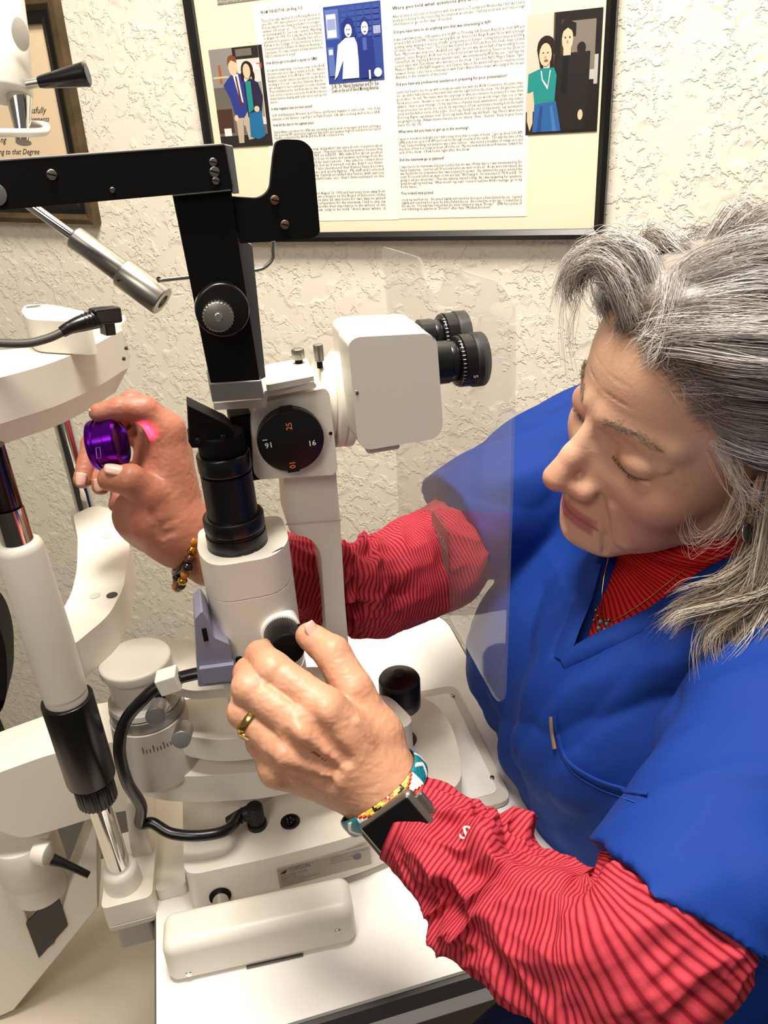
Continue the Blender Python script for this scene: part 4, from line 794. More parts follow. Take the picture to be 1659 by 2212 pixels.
# ------------------------------------------------------------------ the person
SKIN_C = '#cf9e80'
SKIN = mat('skin', SKIN_C, .48, attr='Col', bump=.35, bscale=420, sss=.12)
SCRUB = mat('royal_blue_scrub_cloth', '#0a3384', .75, bump=.25, bscale=1500, spec=.25)
def stripes(nt, b, tc):
    a = nt.nodes.new('ShaderNodeAttribute'); a.attribute_name = 'arc'
    m = nt.nodes.new('ShaderNodeMath'); m.operation = 'MULTIPLY'; m.inputs[1].default_value = 1 / .0031
    fr = nt.nodes.new('ShaderNodeMath'); fr.operation = 'FRACT'; pp_ = nt.nodes.new('ShaderNodeMath'); pp_.operation = 'PINGPONG'; pp_.inputs[1].default_value = .5
    cr = nt.nodes.new('ShaderNodeValToRGB'); e = cr.color_ramp.elements; e[0].position = .09; e[0].color = lin('#7c1424'); e[1].position = .20; e[1].color = lin('#b43240')
    x = e.new(.5); x.color = lin('#c04650')
    c2 = nt.nodes.new('ShaderNodeValToRGB'); c2.color_ramp.elements[0].position = .05; c2.color_ramp.elements[1].position = .3
    bp = nt.nodes.new('ShaderNodeBump'); bp.inputs['Strength'].default_value = .55; bp.inputs['Distance'].default_value = .00035
    L_ = nt.links.new; L_(a.outputs['Fac'], m.inputs[0]); L_(m.outputs[0], fr.inputs[0]); L_(fr.outputs[0], pp_.inputs[0]); L_(pp_.outputs[0], cr.inputs[0]); L_(pp_.outputs[0], c2.inputs[0])
    L_(cr.outputs[0], b.inputs['Base Color']); L_(c2.outputs[0], bp.inputs['Height']); L_(bp.outputs[0], b.inputs['Normal'])
RIB = mat('coral_ribbed_jersey', '#d8414e', .8, spec=.2, fn=stripes)

HO = np.array([.333, .447, 1.168])
def vb(a, b, c): return RGT * a + UPV * b - FWD * c
HU = vb(-.005, .715, .699); HF = vb(-.950, -.221, .219); HF -= HU * (HF @ HU); HF /= np.linalg.norm(HF); HU /= np.linalg.norm(HU); HR = np.cross(HF, HU)
HM = np.array([HR, HF, HU])
def h2w(p): return HO + (np.asarray(p, float) / 100) @ HM
def w2h(P): return (P - HO) @ HM.T * 100
def face(p):
    """signed distance of the head in centimetres, x her right, y forward, z up"""
    q = p.copy(); s = np.sign(q[:, 0]); q[:, 0] = np.abs(q[:, 0])
    d = s_ell(q, (0, -.6, 3.6), (7.3, 9.2, 7.6))
    d = smin(d, s_ell(q, (0, 2.4, -2.2), (6.3, 6.2, 7.6)), 2.0)
    d = smin(d, s_cap(q, (5.0, -.5, -5.8), (1.8, 6.4, -9.0), 1.5, 1.7), 1.8)
    d = smin(d, s_sph(q, (0, 7.3, -9.3), 1.75), 1.4)
    d = smin(d, s_sph(q, (4.1, 4.9, -3.4), 2.2), 1.5)
    d = smin(d, s_sph(q, (3.2, 4.9, -6.6), 2.0), 1.5)
    d = smin(d, s_cap(q, (.7, 8.0, 1.5), (4.8, 5.6, 1.4), .85, .8), .9)
    d = smin(d, s_ell(q, (0, 6.2, -6.9), (3.0, 2.9, 2.5)), 1.0)
    d = smax(d, -s_sph(q, (2.9, 9.3, -.5), 1.75), 1.1)
    d = smax(d, -s_sph(q, (1.35, 9.0, -.1), .7), .6)
    eb = s_ell(q, (3.15, 6.55, -.45), (1.75, 1.42, 1.20))
    d = smin(d, eb, .25)
    d = smax(d, -s_cap(q, (1.7, 8.3, -1.15), (4.7, 6.7, -1.25), .10, .12), .25)
    d = smin(d, s_cap(q, (1.9, 7.6, .55), (4.9, 6.1, .0), .34, .40), .35)       # fold above the lid
    d = smin(d, s_cap(q, (1.8, 7.35, -1.9), (4.4, 6.5, -2.3), .34, .38), .30)     # bag below the eye
    # nose
    n = s_cap(q, (0, 8.0, .9), (0, 9.5, -2.0), .62, .78); n = smin(n, s_cap(q, (0, 9.5, -2.0), (0, 10.5, -3.75), .78, .98), .5)
    n = smin(n, s_sph(q, (1.32, 8.9, -4.3), .74), .8); n = smin(n, s_cap(q, (.1, 10.2, -3.9), (1.3, 9.0, -4.35), .70, .66), .5); n = smin(n, s_cap(q, (0, 9.9, -4.2), (0, 8.6, -4.9), .5, .55), .4)
    n = smin(n, s_cap(q, (.4, 8.3, -1.5), (1.2, 8.2, -3.8), .8, .8), .7)
    d = smin(d, n, .55)
    d = smax(d, -s_sph(q, (.62, 9.3, -5.5), .30), .2)
    # mouth
    d = smin(d, s_cap(q, (0, 8.9, -6.65), (2.3, 7.75, -7.15), .42, .2), .35)
    d = smin(d, s_cap(q, (0, 8.75, -7.65), (2.0, 7.8, -7.35), .48, .22), .35)
    d = smax(d, -s_cap(q, (0, 9.5, -7.12), (2.55, 8.1, -7.35), .10, .10), .18)
    d = smin(d, s_cap(q, (2.9, 7.0, -4.9), (3.9, 6.3, -7.4), .75, .8), .5)
    d = smax(d, -s_chain(q, [(2.05, 8.3, -4.3), (2.45, 8.0, -5.2), (2.85, 7.75, -6.2), (3.15, 7.5, -7.4)], [.14, .17, .16, .10], .1), .35)  # nasolabial fold
    for a_, b_ in (((.3, 8.7, 3.4), (3.4, 7.85, 3.5)), ((.2, 8.65, 4.6), (3.0, 8.0, 4.7)), ((5.5, 5.75, -.4), (6.1, 4.4, .1)), ((5.5, 5.6, -.9), (6.0, 4.6, -1.2)), ((2.2, 7.55, -2.5), (4.4, 6.55, -2.95))): d = smax(d, -s_cap(q, a_, b_, .03, .02), .16)
    d = smax(d, -s_cap(q, (2.95, 7.6, -7.8), (3.0, 7.3, -9.3), .12, .12), .35)
    d = smax(d, -s_cap(q, (.45, 9.25, .9), (.4, 9.15, 2.2), .20, .12), .35)      # frown line
    d = smax(d, -s_sph(q, (0, 9.55, -8.9), .5), .8)
    # ear
    e = s_ell(q, (7.2, -1.2, -1.0), (.6, 1.9, 3.1)); e = smax(e, -s_ell(q, (7.9, -.9, -.6), (.5, 1.0, 1.9)), .3); d = smin(d, e, .4)
    return d
NB = np.array([.385, .492, 1.015])          # base of the neck
NBh = w2h(NB[None])[0]
def body_sdf(P):
    p = w2h(P); d = face(p) / 100
    nk = s_cap(P, h2w((0, -2.0, -5.5)), NB, .050, .056)
    d = smin(d, nk, .02)
    return d
def skin_colors(P):
    p = w2h(P); x = np.abs(p[:, 0]); y = p[:, 1]; z = p[:, 2]; C = np.tile(np.array(lin('#d6a98c')[:3]), (len(P), 1))
    def mix(mask, col, k): 
        nonlocal C; C = C * (1 - (mask * k)[:, None]) + np.array(lin(col)[:3]) * (mask * k)[:, None]
    g = lambda cx, cy, cz, r: np.exp(-(((x - cx) ** 2 + (y - cy) ** 2 + (z - cz) ** 2) / r ** 2))
    mix(g(4.6, 5.6, -5.0, 3.0), '#a85a50', .7); mix(g(0, 11, -4.1, 1.6), '#c47662', .55); mix(g(1.4, 9.3, -4.6, .9), '#c47662', .5)
    mix(g(3.1, 8, -.6, 1.5), '#b88a72', .5); mix(np.clip(vnoise(P, 60) * .5 + .3, 0, 1), '#c08a6c', .4)
    lipline = -7.12 - .10 * x; up = np.exp(-((z - (lipline + .38)) / .40) ** 4) * (x < 2.5) * (y > 7.0); lo = np.exp(-((z - (lipline - .42)) / .45) ** 4) * (x < 2.3) * (y > 7.0)
    lipm = np.clip(np.maximum(up, lo), 0, 1) * np.clip((2.6 - x) * 2, 0, 1); mix(lipm, '#b2555a', .85)
    mix(np.exp(-((z - lipline) / .10) ** 2) * (x < 2.55) * (y > 7), '#5e2322', .8)
    return C

# --- hands: (pixel x, pixel y, distance) joints
def J(*a): return D(*a)
def hand_sdf(fingers, palm, extra, k=.006):
    def f(P):
        d = None
        for a, b, r0, r1 in palm:
            e = s_cap(P, a, b, r0, r1); d = e if d is None else smin(d, e, .011)
        fd = None
        for pts, rs in fingers:
            e = s_chain(P, pts, rs, .0025); fd = e if fd is None else smin(fd, e, .0012)
        d = smin(d, fd, k)
        for a, b, r0, r1, kk_ in extra:
            e = s_cap(P, a, b, abs(r0), abs(r1)); d = smin(d, e, kk_) if r0 > 0 else smax(d, -e, kk_)
        return d - .00035 * np.abs(vnoise(P * np.array([1, 1, 1.6]), 260)) + .0002 * vnoise(P, 120)
    return f
FR = [.0104, .0094, .0083, .0068]
W_ = J(822, 1696, .476)
nf_i = [J(705, 1532, .456), J(588, 1446, .466), J(562, 1416, .488), J(572, 1404, .504)]
nf_m = [J(656, 1572, .452), J(540, 1486, .462), J(536, 1452, .487), J(562, 1432, .506)]
nf_r = [J(620, 1622, .456), J(529, 1538, .466), J(530, 1505, .490), J(556, 1490, .506)]
nf_p = [J(600, 1660, .468), J(564, 1600, .474), J(553, 1568, .492), J(570, 1548, .505)]
nf_t = [J(812, 1590, .482), J(762, 1490, .480), J(718, 1412, .488), J(668, 1374, .497)]
near_f = [(nf_i, [.0112, .0108, .0090, .0072]), (nf_m, [.0112, .0106, .0088, .0074]), (nf_r, [.0108, .0098, .0084, .0070]), (nf_p, [.0098, .0086, .0076, .0064]), (nf_t, [.0150, .0122, .0110, .0086])]
near_p = [(nf_i[0], W_ , .0115, .0175), (nf_m[0], W_, .0115, .0175), (nf_r[0], W_, .0115, .0180), (nf_p[0], W_ + (J(790, 1720, .48) - W_) * .6, .0105, .0165), (nf_t[0], nf_i[0] * .75 + W_ * .25, .013, .012), (nf_t[0], W_, .0155, .0175),
          (W_, J(900, 1786, .464), .0205, .0195), (J(900, 1786, .464), J(1036, 1895, .445), .0195, .016)]
def lift(a, k): return a - FWD * k * 1.0
ext = []
for q in (nf_i, nf_m, nf_r):
    a = lift(q[0], .0085); b = lift(W_, .0155); ext.append((a, a * .45 + b * .55, .0038, .0024, .006))
for q in (nf_i, nf_m, nf_r, nf_p): ext.append((lift(q[0], .0045), lift(q[0], .0046), .0082, .0082, .004)); ext.append((lift(q[1], .0028), lift(q[1], .0029), .0082, .0082, .003))
for a, b in ((nf_i[0], nf_m[0]), (nf_m[0], nf_r[0]), (nf_r[0], nf_p[0])):
    m_ = (a + b) / 2; dr = (W_ - m_); dr /= np.linalg.norm(dr); ext.append((lift(m_ - dr * .006, .0125), lift(m_ + dr * .030, .0165), -.0020, -.0010, .008))
for a_, b_ in (((742, 1548), (806, 1640)), ((700, 1600), (770, 1668)), ((655, 1640), (740, 1690)), ((770, 1560), (800, 1600))): ext.append((J(*a_, .4525), J(*b_, .4585), .0020, .0018, .0035))
for a_, b_ in (((720, 1560), (775, 1640)), ((680, 1620), (745, 1672))): ext.append((J(*a_, .4490), J(*b_, .4560), -.0012, -.0010, .004))
f_near = hand_sdf(near_f, near_p, ext)
FW = J(385, 1150, .580)
ff_i = [J(362, 930, .566), J(312, 884, .556), J(258, 884, .549), J(214, 892, .546)]
ff_m = [J(352, 940, .582), J(284, 872, .592), J(200, 958, .598), J(178, 1036, .590)]
ff_r = [J(345, 965, .598), J(268, 925, .612), J(226, 985, .606), J(218, 1050, .592)]
ff_p = [J(335, 1010, .606), J(290, 1020, .618), J(262, 1060, .608), J(252, 1090, .598)]
ff_t = [J(338, 1122, .568), J(322, 1072, .556), J(282, 1038, .547), J(238, 1034, .546)]
far_f = [(ff_i, [.0112, .0096, .0084, .0068]), (ff_m, [.0108, .0095, .0080, .0066]), (ff_r, [.0105, .0092, .0080, .0066]), (ff_p, [.0095, .008, .0072, .006]), (ff_t, [.0160, .0122, .0112, .0086])]
far_p = [(ff_i[0], FW, .0120, .0190), (ff_m[0], FW, .0125, .0190), (ff_r[0], J(350, 1140, .59), .0125, .020), (ff_p[0], J(322, 1130, .595), .0115, .0195), (ff_t[0], FW, .0180, .0200), (ff_t[0], J(300, 1110, .585), .017, .0160),
         (J(300, 1110, .585), FW, .0160, .020), (J(345, 950, .600), J(335, 1060, .600), .016, .018), (J(362, 960, .590), J(368, 1060, .590), .017, .018), (J(338, 1052, .575), J(345, 1085, .573), .015, .016), (FW, J(460, 1195, .592), .0205, .0225), (J(460, 1195, .592), J(640, 1245, .625), .0225, .027)]
fe = []
for a, b in (((325, 1150), (385, 1120)), ((318, 1165), (372, 1150)), ((300, 1190), (350, 1180)), ((380, 1030), (395, 1075)), ((372, 960), (395, 1000)), ((340, 990), (392, 975)), ((330, 1110), (352, 1160))): fe.append((J(*a, .546), J(*b, .552), -.0016, -.0010, .004))

f_far = hand_sdf(far_f, far_p, fe)

def bounds(chains, pad=.03):
    A = np.concatenate([np.array(c) for c in chains]); return A.min(0) - pad, A.max(0) + pad
pieces = []
lo, hi = bounds([nf_i, nf_m, nf_r, nf_p, nf_t, [J(1040, 1890, .44), W_]], .03); P_, F_ = surf(f_near, lo, hi, .0011); Cn = np.tile(np.array(lin('#cc9878')[:3]), (len(P_), 1))
nz = np.clip(vnoise(P_, 90) * .6 + .35, 0, 1)[:, None]; Cn = Cn * (1 - .45 * nz) + np.array(lin('#b5765a')[:3]) * .45 * nz
for q in (nf_i, nf_m, nf_r, nf_p, nf_t):
    g = np.exp(-(np.linalg.norm(P_ - q[1], axis=1) / .011) ** 2)[:, None]; Cn = Cn * (1 - .3 * g) + np.array(lin('#d9a08a')[:3]) * .3 * g
pieces.append((P_, F_, Cn))
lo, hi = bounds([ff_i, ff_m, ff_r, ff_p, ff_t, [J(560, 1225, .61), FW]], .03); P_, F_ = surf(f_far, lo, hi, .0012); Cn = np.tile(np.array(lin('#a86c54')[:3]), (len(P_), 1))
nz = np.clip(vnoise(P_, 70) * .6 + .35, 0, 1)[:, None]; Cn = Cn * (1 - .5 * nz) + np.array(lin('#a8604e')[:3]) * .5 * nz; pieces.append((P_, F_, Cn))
P_, F_ = surf(body_sdf, HO - [.15, .14, .19], HO + [.13, .13, .16], .0015); pieces.append((P_, F_, skin_colors(P_)))
# arms hidden in the sleeves keep the body in one piece
EN = J(1330, 2100, .365); SHN = np.array([.385, .345, 1.030]); EF = J(945, 1215, .715); SHF = np.array([.385, .655, 1.045])
def arms_sdf(P):
    d = s_chain(P, [J(968, 1834, .457), J(1118, 1966, .428), J(1200, 2028, .408), J(1290, 2065, .390), J(1375, 2050, .380), J(1448, 1985, .384), J(1610, 1780, .418), SHN, NB, SHF, J(1010, 1150, .745), EF, J(800, 1262, .662), J(600, 1235, .617)], [.014, .014, .014, .015, .015, .016, .02, .036, .05, .036, .018, .016, .014, .014], .008); return smin(d, s_ell(P, (.385, .49, .86), (.08, .13, .20)), .03)
P_, F_ = surf(arms_sdf, np.array([0, .12, .62]), np.array([.50, .78, 1.12]), .005); pieces.append((P_, F_, np.tile(np.array(lin(SKIN_C)[:3]), (len(P_), 1))))
person = thing('person', 'grey-haired person in royal blue scrubs over coral ribbed sleeves, leaning to the slit lamp', 'person', (.40, .49, .45))
VV = np.concatenate([p[0] for p in pieces]); CC = np.concatenate([p[2] for p in pieces]); FF = []; k = 0
for p in pieces: FF.append(p[1] + k); k += len(p[0])
me = arr_mesh(VV, np.concatenate(FF)); col_attr(me, 'Col', CC); link('body', me, SKIN, person)
NAIL = mat('fingernail', '#dcae9c', .3)
def nail(c, nrm, along, L_=.0115, W=.0088):
    nrm = np.asarray(nrm, float); nrm /= np.linalg.norm(nrm); along = np.asarray(along, float); along -= nrm * (along @ nrm); along /= np.linalg.norm(along); s = np.cross(nrm, along)
    v = []; f = []; n = 8; m = 8
    for i in range(n + 1):
        for j in range(m + 1):
            a = -1 + 2 * i / n; b = -1 + 2 * j / m; e = math.sqrt(max(0, 1 - (b * .0) ** 2)); ww = 1 - .25 * max(0, a) ** 3
            v.append(c + along * a * L_ / 2 * (1 - .15 * b * b) + s * b * ww * W / 2 + nrm * (.0012 - .0026 * b * b - .0004 * a * a))
    for i in range(n):
        for j in range(m): q = i * (m + 1) + j; f.append((q, q + 1, q + m + 2, q + m + 1))
    o = link('fingernail', pydata(v, f), NAIL, person); sd = o.modifiers.new('s', 'SOLIDIFY'); sd.thickness = .0006; return o
nail(J(676, 1360, .490), -ray(700, 1380) + RGT * .9 + UPV * .3, nf_t[3] - nf_t[2], .0115, .009)
nail(J(173, 1035, .5835), -ray(170, 1030) - RGT * .5, ff_m[3] - ff_m[2], .010, .0080)
nail(J(213, 1048, .5855), -ray(215, 1050) - RGT * .4, ff_r[3] - ff_r[2], .010, .0080)
nail(J(246, 1012, .5385), -ray(250, 1010) + UPV * .9, ff_t[3] - ff_t[2], .0125, .0095)
nail(J(206, 882, .545), UPV * 1 - RGT * .6, ff_i[3] - ff_i[2], .010, .008)

# --- sleeves lofted along the arms, ribs run around the arm
def sleeve(name, pts, rad, n_s, n_t, seed, amp, bunch, parent, m=RIB, flat=1.0, shear=.004, inner=True, endcap=False):
    P = cspline(pts, n_s); seg = np.linalg.norm(np.diff(P, axis=0), axis=1); arc = np.concatenate([[0], np.cumsum(seg)]); t = np.linspace(0, len(pts) - 1, n_s)
    R = np.interp(t, np.arange(len(rad)), rad); T, X, Y = frames_along(P, (.1, .2, 1)); th = np.linspace(0, 2 * math.pi, n_t, endpoint=False)
    g = np.zeros((n_s, n_t)); rs = np.random.RandomState(seed)
    A = arc[:, None]; TH = th[None]
    for c0, w0, a0 in bunch:                       # gathered rings: centre, spread, height
        env = np.exp(-((A - c0) / w0) ** 2)
        for q in range(3):
            ph = rs.rand() * 6.28; fr = 6.283 / (.013 + .007 * rs.rand()); sk_ = rs.randint(1, 3) * (1 if rs.rand() > .5 else -1)
            w_ = np.sin(A * fr + np.sin(TH * 1 + ph) * (1.4 + .8 * rs.rand()) * sk_ + ph); q3 = np.stack(np.broadcast_arrays(A * 48 + np.sin(TH + ph) * 1.1 + q * 7.3, np.cos(TH) * (1.1 + .3 * q) + seed, np.sin(TH) * (1.1 + .3 * q) + 5), -1).reshape(-1, 3); w_ = vnoise(q3, 1.0 + .35 * q).reshape(g.shape); g = g + env * a0 * (1 - 3.0 * np.abs(w_)) * .6
    for q in range(4):
        ph = rs.rand() * 6.28; fr = 6.283 / (.035 + .03 * rs.rand()); q3 = np.stack(np.broadcast_arrays(A * 26 + np.sin(TH + ph) * 1.4 + q * 3.1, np.cos(TH) * 1.2 + seed * 2, np.sin(TH) * 1.2 + q), -1).reshape(-1, 3); w_ = vnoise(q3, 1.0 + .3 * q).reshape(g.shape); g = g + amp * (.6 - 1.8 * np.abs(w_))
    edge = np.clip(A / .02, 0, 1); g = g * (edge if bunch else 1)
    sh = shear * np.sin(TH + seed) * np.clip(A / .03, 0, 1) + (shear * .6) * np.sin(A * 90 + TH * 2 + seed) * np.clip(A / .03, 0, 1)
    rr = R[:, None] + g
    V = P[:, None] + X[:, None] * (rr * np.cos(TH) * flat)[..., None] + Y[:, None] * (rr * np.sin(TH))[..., None] + T[:, None] * sh[..., None]
    arcs = np.repeat(arc[:, None], n_t, 1)
    # turned-in hem at both ends
    def ring(i, s, off): return P[i] + X[i] * ((rr[i] * s) * np.cos(th) * flat)[:, None] + Y[i] * ((rr[i] * s) * np.sin(th))[:, None] + T[i] * (sh[i] + off)[:, None]
    V = np.concatenate([ring(0, .90, .012)[None], ring(0, .955, .0006)[None], ring(0, .985, -.0004)[None], V, ring(-1, .93, -.002)[None], ring(-1, .88, -.012)[None]])
    arcs = np.concatenate([arcs[:1]] * 3 + [arcs] + [arcs[-1:]] * 2); N = V.shape[0]
    idx = np.arange(N * n_t).reshape(N, n_t); nx = np.roll(idx, -1, 1); F = np.stack([idx[:-1], nx[:-1], nx[1:], idx[1:]], -1).reshape(-1, 4)
    me = arr_mesh(V.reshape(-1, 3), F); a = me.attributes.new('arc', 'FLOAT', 'POINT'); a.data.foreach_set('value', arcs.ravel().astype(np.float32))
    o = link(name, me, m, parent); return o, V, P, T, X, Y, rr
px_s = [(866, 1766, .4665, 94), (908, 1790, .463, 101), (968, 1834, .455, 113), (1036, 1895, .443, 128), (1118, 1966, .426, 142), (1200, 2028, .406, 156), (1290, 2072, .388, 170), (1375, 2058, .378, 178), (1448, 1985, .383, 172), (1512, 1900, .396, 138), (1600, 1790, .418, 128), (1700, 1680, .445, 120)]
ns_ = sleeve('knit_sleeve', [J(a, b, c) for a, b, c, r in px_s], [r * c / 1700 for a, b, c, r in px_s], 900, 200, 3, .0022, [(.060, .026, .0085), (.19, .04, .0030)], person)
px_f = [(470, 1205, .588, 66), (560, 1225, .604, 80), (640, 1245, .620, 92), (720, 1260, .640, 98), (800, 1262, .662, 104), (880, 1240, .690, 112), (950, 1205, .716, 112), (1010, 1150, .745, 96), (1080, 1070, .78, 84), (1160, 1010, .81, 76)]
fs_ = sleeve('knit_sleeve', [J(a, b, c) for a, b, c, r in px_f], [r * c / 1700 for a, b, c, r in px_f], 700, 160, 8, .0022, [(.105, .03, .0060)], person)
# printed letter on the cuff
def surf_point(SV, x, y):
    V = SV[1].reshape(-1, 3); d = V - CAMP; z = d @ FWD; px = 829.5 + FPX * (d @ RGT) / z; py = 1106 - FPX * (d @ UPV) / z; m_ = (np.hypot(px - x, py - y) < 9); return V[m_][np.argmin(z[m_])]
try:
    c_ = surf_point(ns_, 998, 1788); a_ = surf_point(ns_, 990, 1812); u_ = c_ - surf_point(ns_, 1008, 1772); xd = RGT * .92 - UPV * .05 ; xd -= FWD * 0; yd = np.cross(-FWD, xd); xd = xd / np.linalg.norm(xd)
    xr = xd * math.cos(-.35) + yd * math.sin(-.35); yr = -xd * math.sin(-.35) + yd * math.cos(-.35)
    text('printed_letter', 'S', c_ - FWD * .0030 - xr * .003 - yr * .004, xr, yr, .0115, INK_W, person, bold=True)
except Exception as e: print('letter', e)

# --- scrubs
def line_sdf(P, pts, r): return s_chain(P, pts, [r] * len(pts), .002)
def torso(P, g=0.0):
    d = s_ell(P, (.375, .490, .900), (.125, .175, .155))
    d = smin(d, s_ell(P, (.385, .480, .700), (.140, .185, .24)), .05)
    d = smin(d, s_cap(P, (.385, .36, .995), (.385, .63, 1.010), .062, .062), .05)
    d = smin(d, s_cap(P, NB + [0.0, 0, -.02], NB + [-.01, 0, -.05], .055, .09), .04)
    d = smin(d, s_ell(P, (.295, .445, .885), (.085, .075, .085)), .05)
    d = smin(d, s_ell(P, (.290, .560, .885), (.085, .072, .085)), .05)
    d = smin(d, s_ell(P, (.315, .46, .80), (.085, .11, .09)), .05)
    return d - g
HEMN = J(1470, 1965, .386); SHN2 = J(1690, 1640, .455); HEMF = J(985, 1140, .735)
def folds(P):
    dv = RGT * .88 + UPV * .42 - FWD * .2; dv = dv / np.linalg.norm(dv); P = P - (P @ dv)[:, None] * dv * .72 + .004 * vnoise(P, 14)[:, None]; v = vnoise(P * np.array([1.0, 1.0, .8]), 21); w_ = vnoise(P @ np.array([[.8, .3, .2], [-.3, .9, .4], [.1, -.5, .9]]), 15)
    z_ = vnoise(P @ np.array([[.3, .5, .8], [1.0, -.3, .2], [.1, .25, -.3]]), 34)
    return np.minimum(.0045, -.0020 + .0042 * (1 - 2.8 * np.abs(v)) + .0045 * (1 - 2.8 * np.abs(w_)) + .0030 * (1 - 2.8 * np.abs(z_)) + .0006 * vnoise(P, 90))
def scrub_sdf(P):
    d = torso(P, .006)
    an = J(1650, 1640, .398) - HEMN; an /= np.linalg.norm(an); af_ = SHF - HEMF; af_ /= np.linalg.norm(af_)
    hn = HEMN - FWD * 0; s1 = smin(s_cap(P, HEMN - an * .02, SHN2, .0550, .064), s_cap(P, SHN2, SHN, .058, .07), .02); s1 = np.maximum(s1, -((P - HEMN) @ an))
    s2 = s_cap(P, HEMF - af_ * .02, SHF, .052, .066); s2 = np.maximum(s2, -((P - HEMF) @ af_))
    d = smin(d, s1, .012); d = smin(d, s2, .012)
    d = d + folds(P) * np.clip(1 - (np.abs(d) - .02) / .02, 0, 1)
    near = np.linalg.norm(P - HEMN, axis=1) < .085; d = np.where(near, np.maximum(d, -((P - HEMN) @ an)), d)
    return d
def shirt_sdf(P): return torso(P, -.0035)
VB = J(1237, 1398, .60)
def trace(f, x, y, t0=.35, t1=1.2):
    v = ray(x, y); n = np.linalg.norm(v); t = t0
    for _ in range(200):
        e = f((CAMP + v * t)[None])[0]
        if e < .0003: break
        t += e / n * .6
        if t > t1: return None
    return CAMP + v * t
vpx = [(1237, 1398), (1262, 1350), (1290, 1290), (1308, 1215), (1340, 1150), (1450, 1150), (1520, 1240), (1440, 1283), (1340, 1350)]
def vneck(P):
    """extruded V opening seen from the front of the chest (x axis)"""
    pts = np.array([[p[1], p[2]] for p in VP3]); y, z = P[:, 1], P[:, 2]; d = np.full(len(P), 1e9); s = np.ones(len(P)); n = len(pts)
    for i in range(n):
        a = pts[i]; b = pts[(i + 1) % n]; e = b - a; w_ = np.stack([y, z], 1) - a; t = np.clip((w_ @ e) / (e @ e), 0, 1); q = w_ - t[:, None] * e; d = np.minimum(d, (q * q).sum(1))
        c1 = (z >= a[1]); c2 = (z < b[1]); c3 = e[0] * w_[:, 1] > e[1] * w_[:, 0]; flip = (c1 & c2 & c3) | (~c1 & ~c2 & ~c3); s = np.where(flip, -s, s)
    return s * np.sqrt(d)
tr0 = lambda x, y: trace(lambda P: torso(P, .006), x, y)
vb_ = tr0(1222, 1415); vl_ = tr0(1292, 1245); vr_ = tr0(1400, 1312)
print('V', vb_, vl_, vr_)
VP3 = [vb_, vl_, vl_ + (vl_ - vb_) * 1.0 + np.array([0, 0, .05]), vr_ + (vr_ - vb_) * 1.6 + np.array([0, 0, .05]), vr_]
f_scr = lambda P: smax(scrub_sdf(P), -np.maximum(vneck(P), P[:, 0] - .42), .003)
P_, F_ = surf(f_scr, np.array([.10, .15, .62]), np.array([.56, .80, 1.14]), .0032)
scr = link('scrub_top', arr_mesh(P_, F_), SCRUB, person)
def shirt2(P):
    d = shirt_sdf(P); hd = h2w((0, -1.5, -8.3)); nk = s_cap(P, hd, NB, .062, .066); c = (P - hd) @ (NB - hd) / np.linalg.norm(NB - hd); nk = np.maximum(nk, -c)
    nk = nk + .0018 * np.sin(c * 420 + 4 * vnoise(P, 20)); return smin(d, nk, .02)
P_, F_ = surf(shirt2, np.array([.22, .34, .84]), np.array([.50, .66, 1.14]), .003)
me = arr_mesh(P_, F_); a = me.attributes.new('arc', 'FLOAT', 'POINT'); a.data.foreach_set('value', (((P_ - NB) @ HU) * 1.1 + P_[:, 1] * .15 + .004 * vnoise(P_, 25)).astype(np.float32))
RIB2 = mat('red_ribbed_jersey', '#c81c22', .8, spec=.2, fn=lambda nt, b, tc: (stripes(nt, b, tc), [setattr(x, 'color', lin(c)) for x, c in zip([n for n in nt.nodes if n.type == 'VALTORGB'][0].color_ramp.elements, ('#7a0608', '#c8201e', '#d42c28'))]))
link('turtleneck', me, RIB2, person)
# trims on the scrubs: neck band, pocket, hems
def ribbon(name, pxs, wpx, off, m, parent, n=60, f=scrub_sdf):
    A = cspline([(x, y, 0) for x, y in pxs], n)[:, :2]; T = np.gradient(A, axis=0); T /= np.linalg.norm(T, axis=1)[:, None]; N = np.stack([-T[:, 1], T[:, 0]], 1); v = []; K = 5
    for i in range(n):
        for j in range(K):
            q = A[i] + N[i] * wpx * (j / (K - 1) - .5); p = trace(f, *q)
            if p is None: p = D(q[0], q[1], .6)
            bulge = off * (1 if 0 < j < K - 1 else .1); v.append(p - ray(*q) / np.linalg.norm(ray(*q)) * bulge)
    F = [(i * K + j, i * K + j + 1, (i + 1) * K + j + 1, (i + 1) * K + j) for i in range(n - 1) for j in range(K - 1)]
    o = link(name, pydata(v, F), m, parent); return o
ribbon('neck_band', [(1212, 1424), (1236, 1355), (1262, 1290), (1282, 1215)], 34, .0022, SCRUB, scr)
ribbon('neck_band', [(1212, 1428), (1290, 1392), (1380, 1346), (1460, 1296)], 36, .0022, SCRUB, scr)
pk = ribbon('pocket_edge', [(1196, 1545), (1204, 1590), (1225, 1645), (1285, 1685), (1350, 1706), (1398, 1714)], 12, .0030, SCRUB, scr)
STITCH = mat('stitching_thread', '#2a62d0', .7)
ribbon('stitch_line', [(1206, 1600), (1232, 1662), (1290, 1702), (1370, 1732)], 1.6, .0012, STITCH, scr, n=40)
ribbon('pocket_tab', [(1190, 1548), (1192, 1580), (1198, 1618)], 9, .0040, mat('taupe_tab', '#8d7268', .7), scr, n=12)

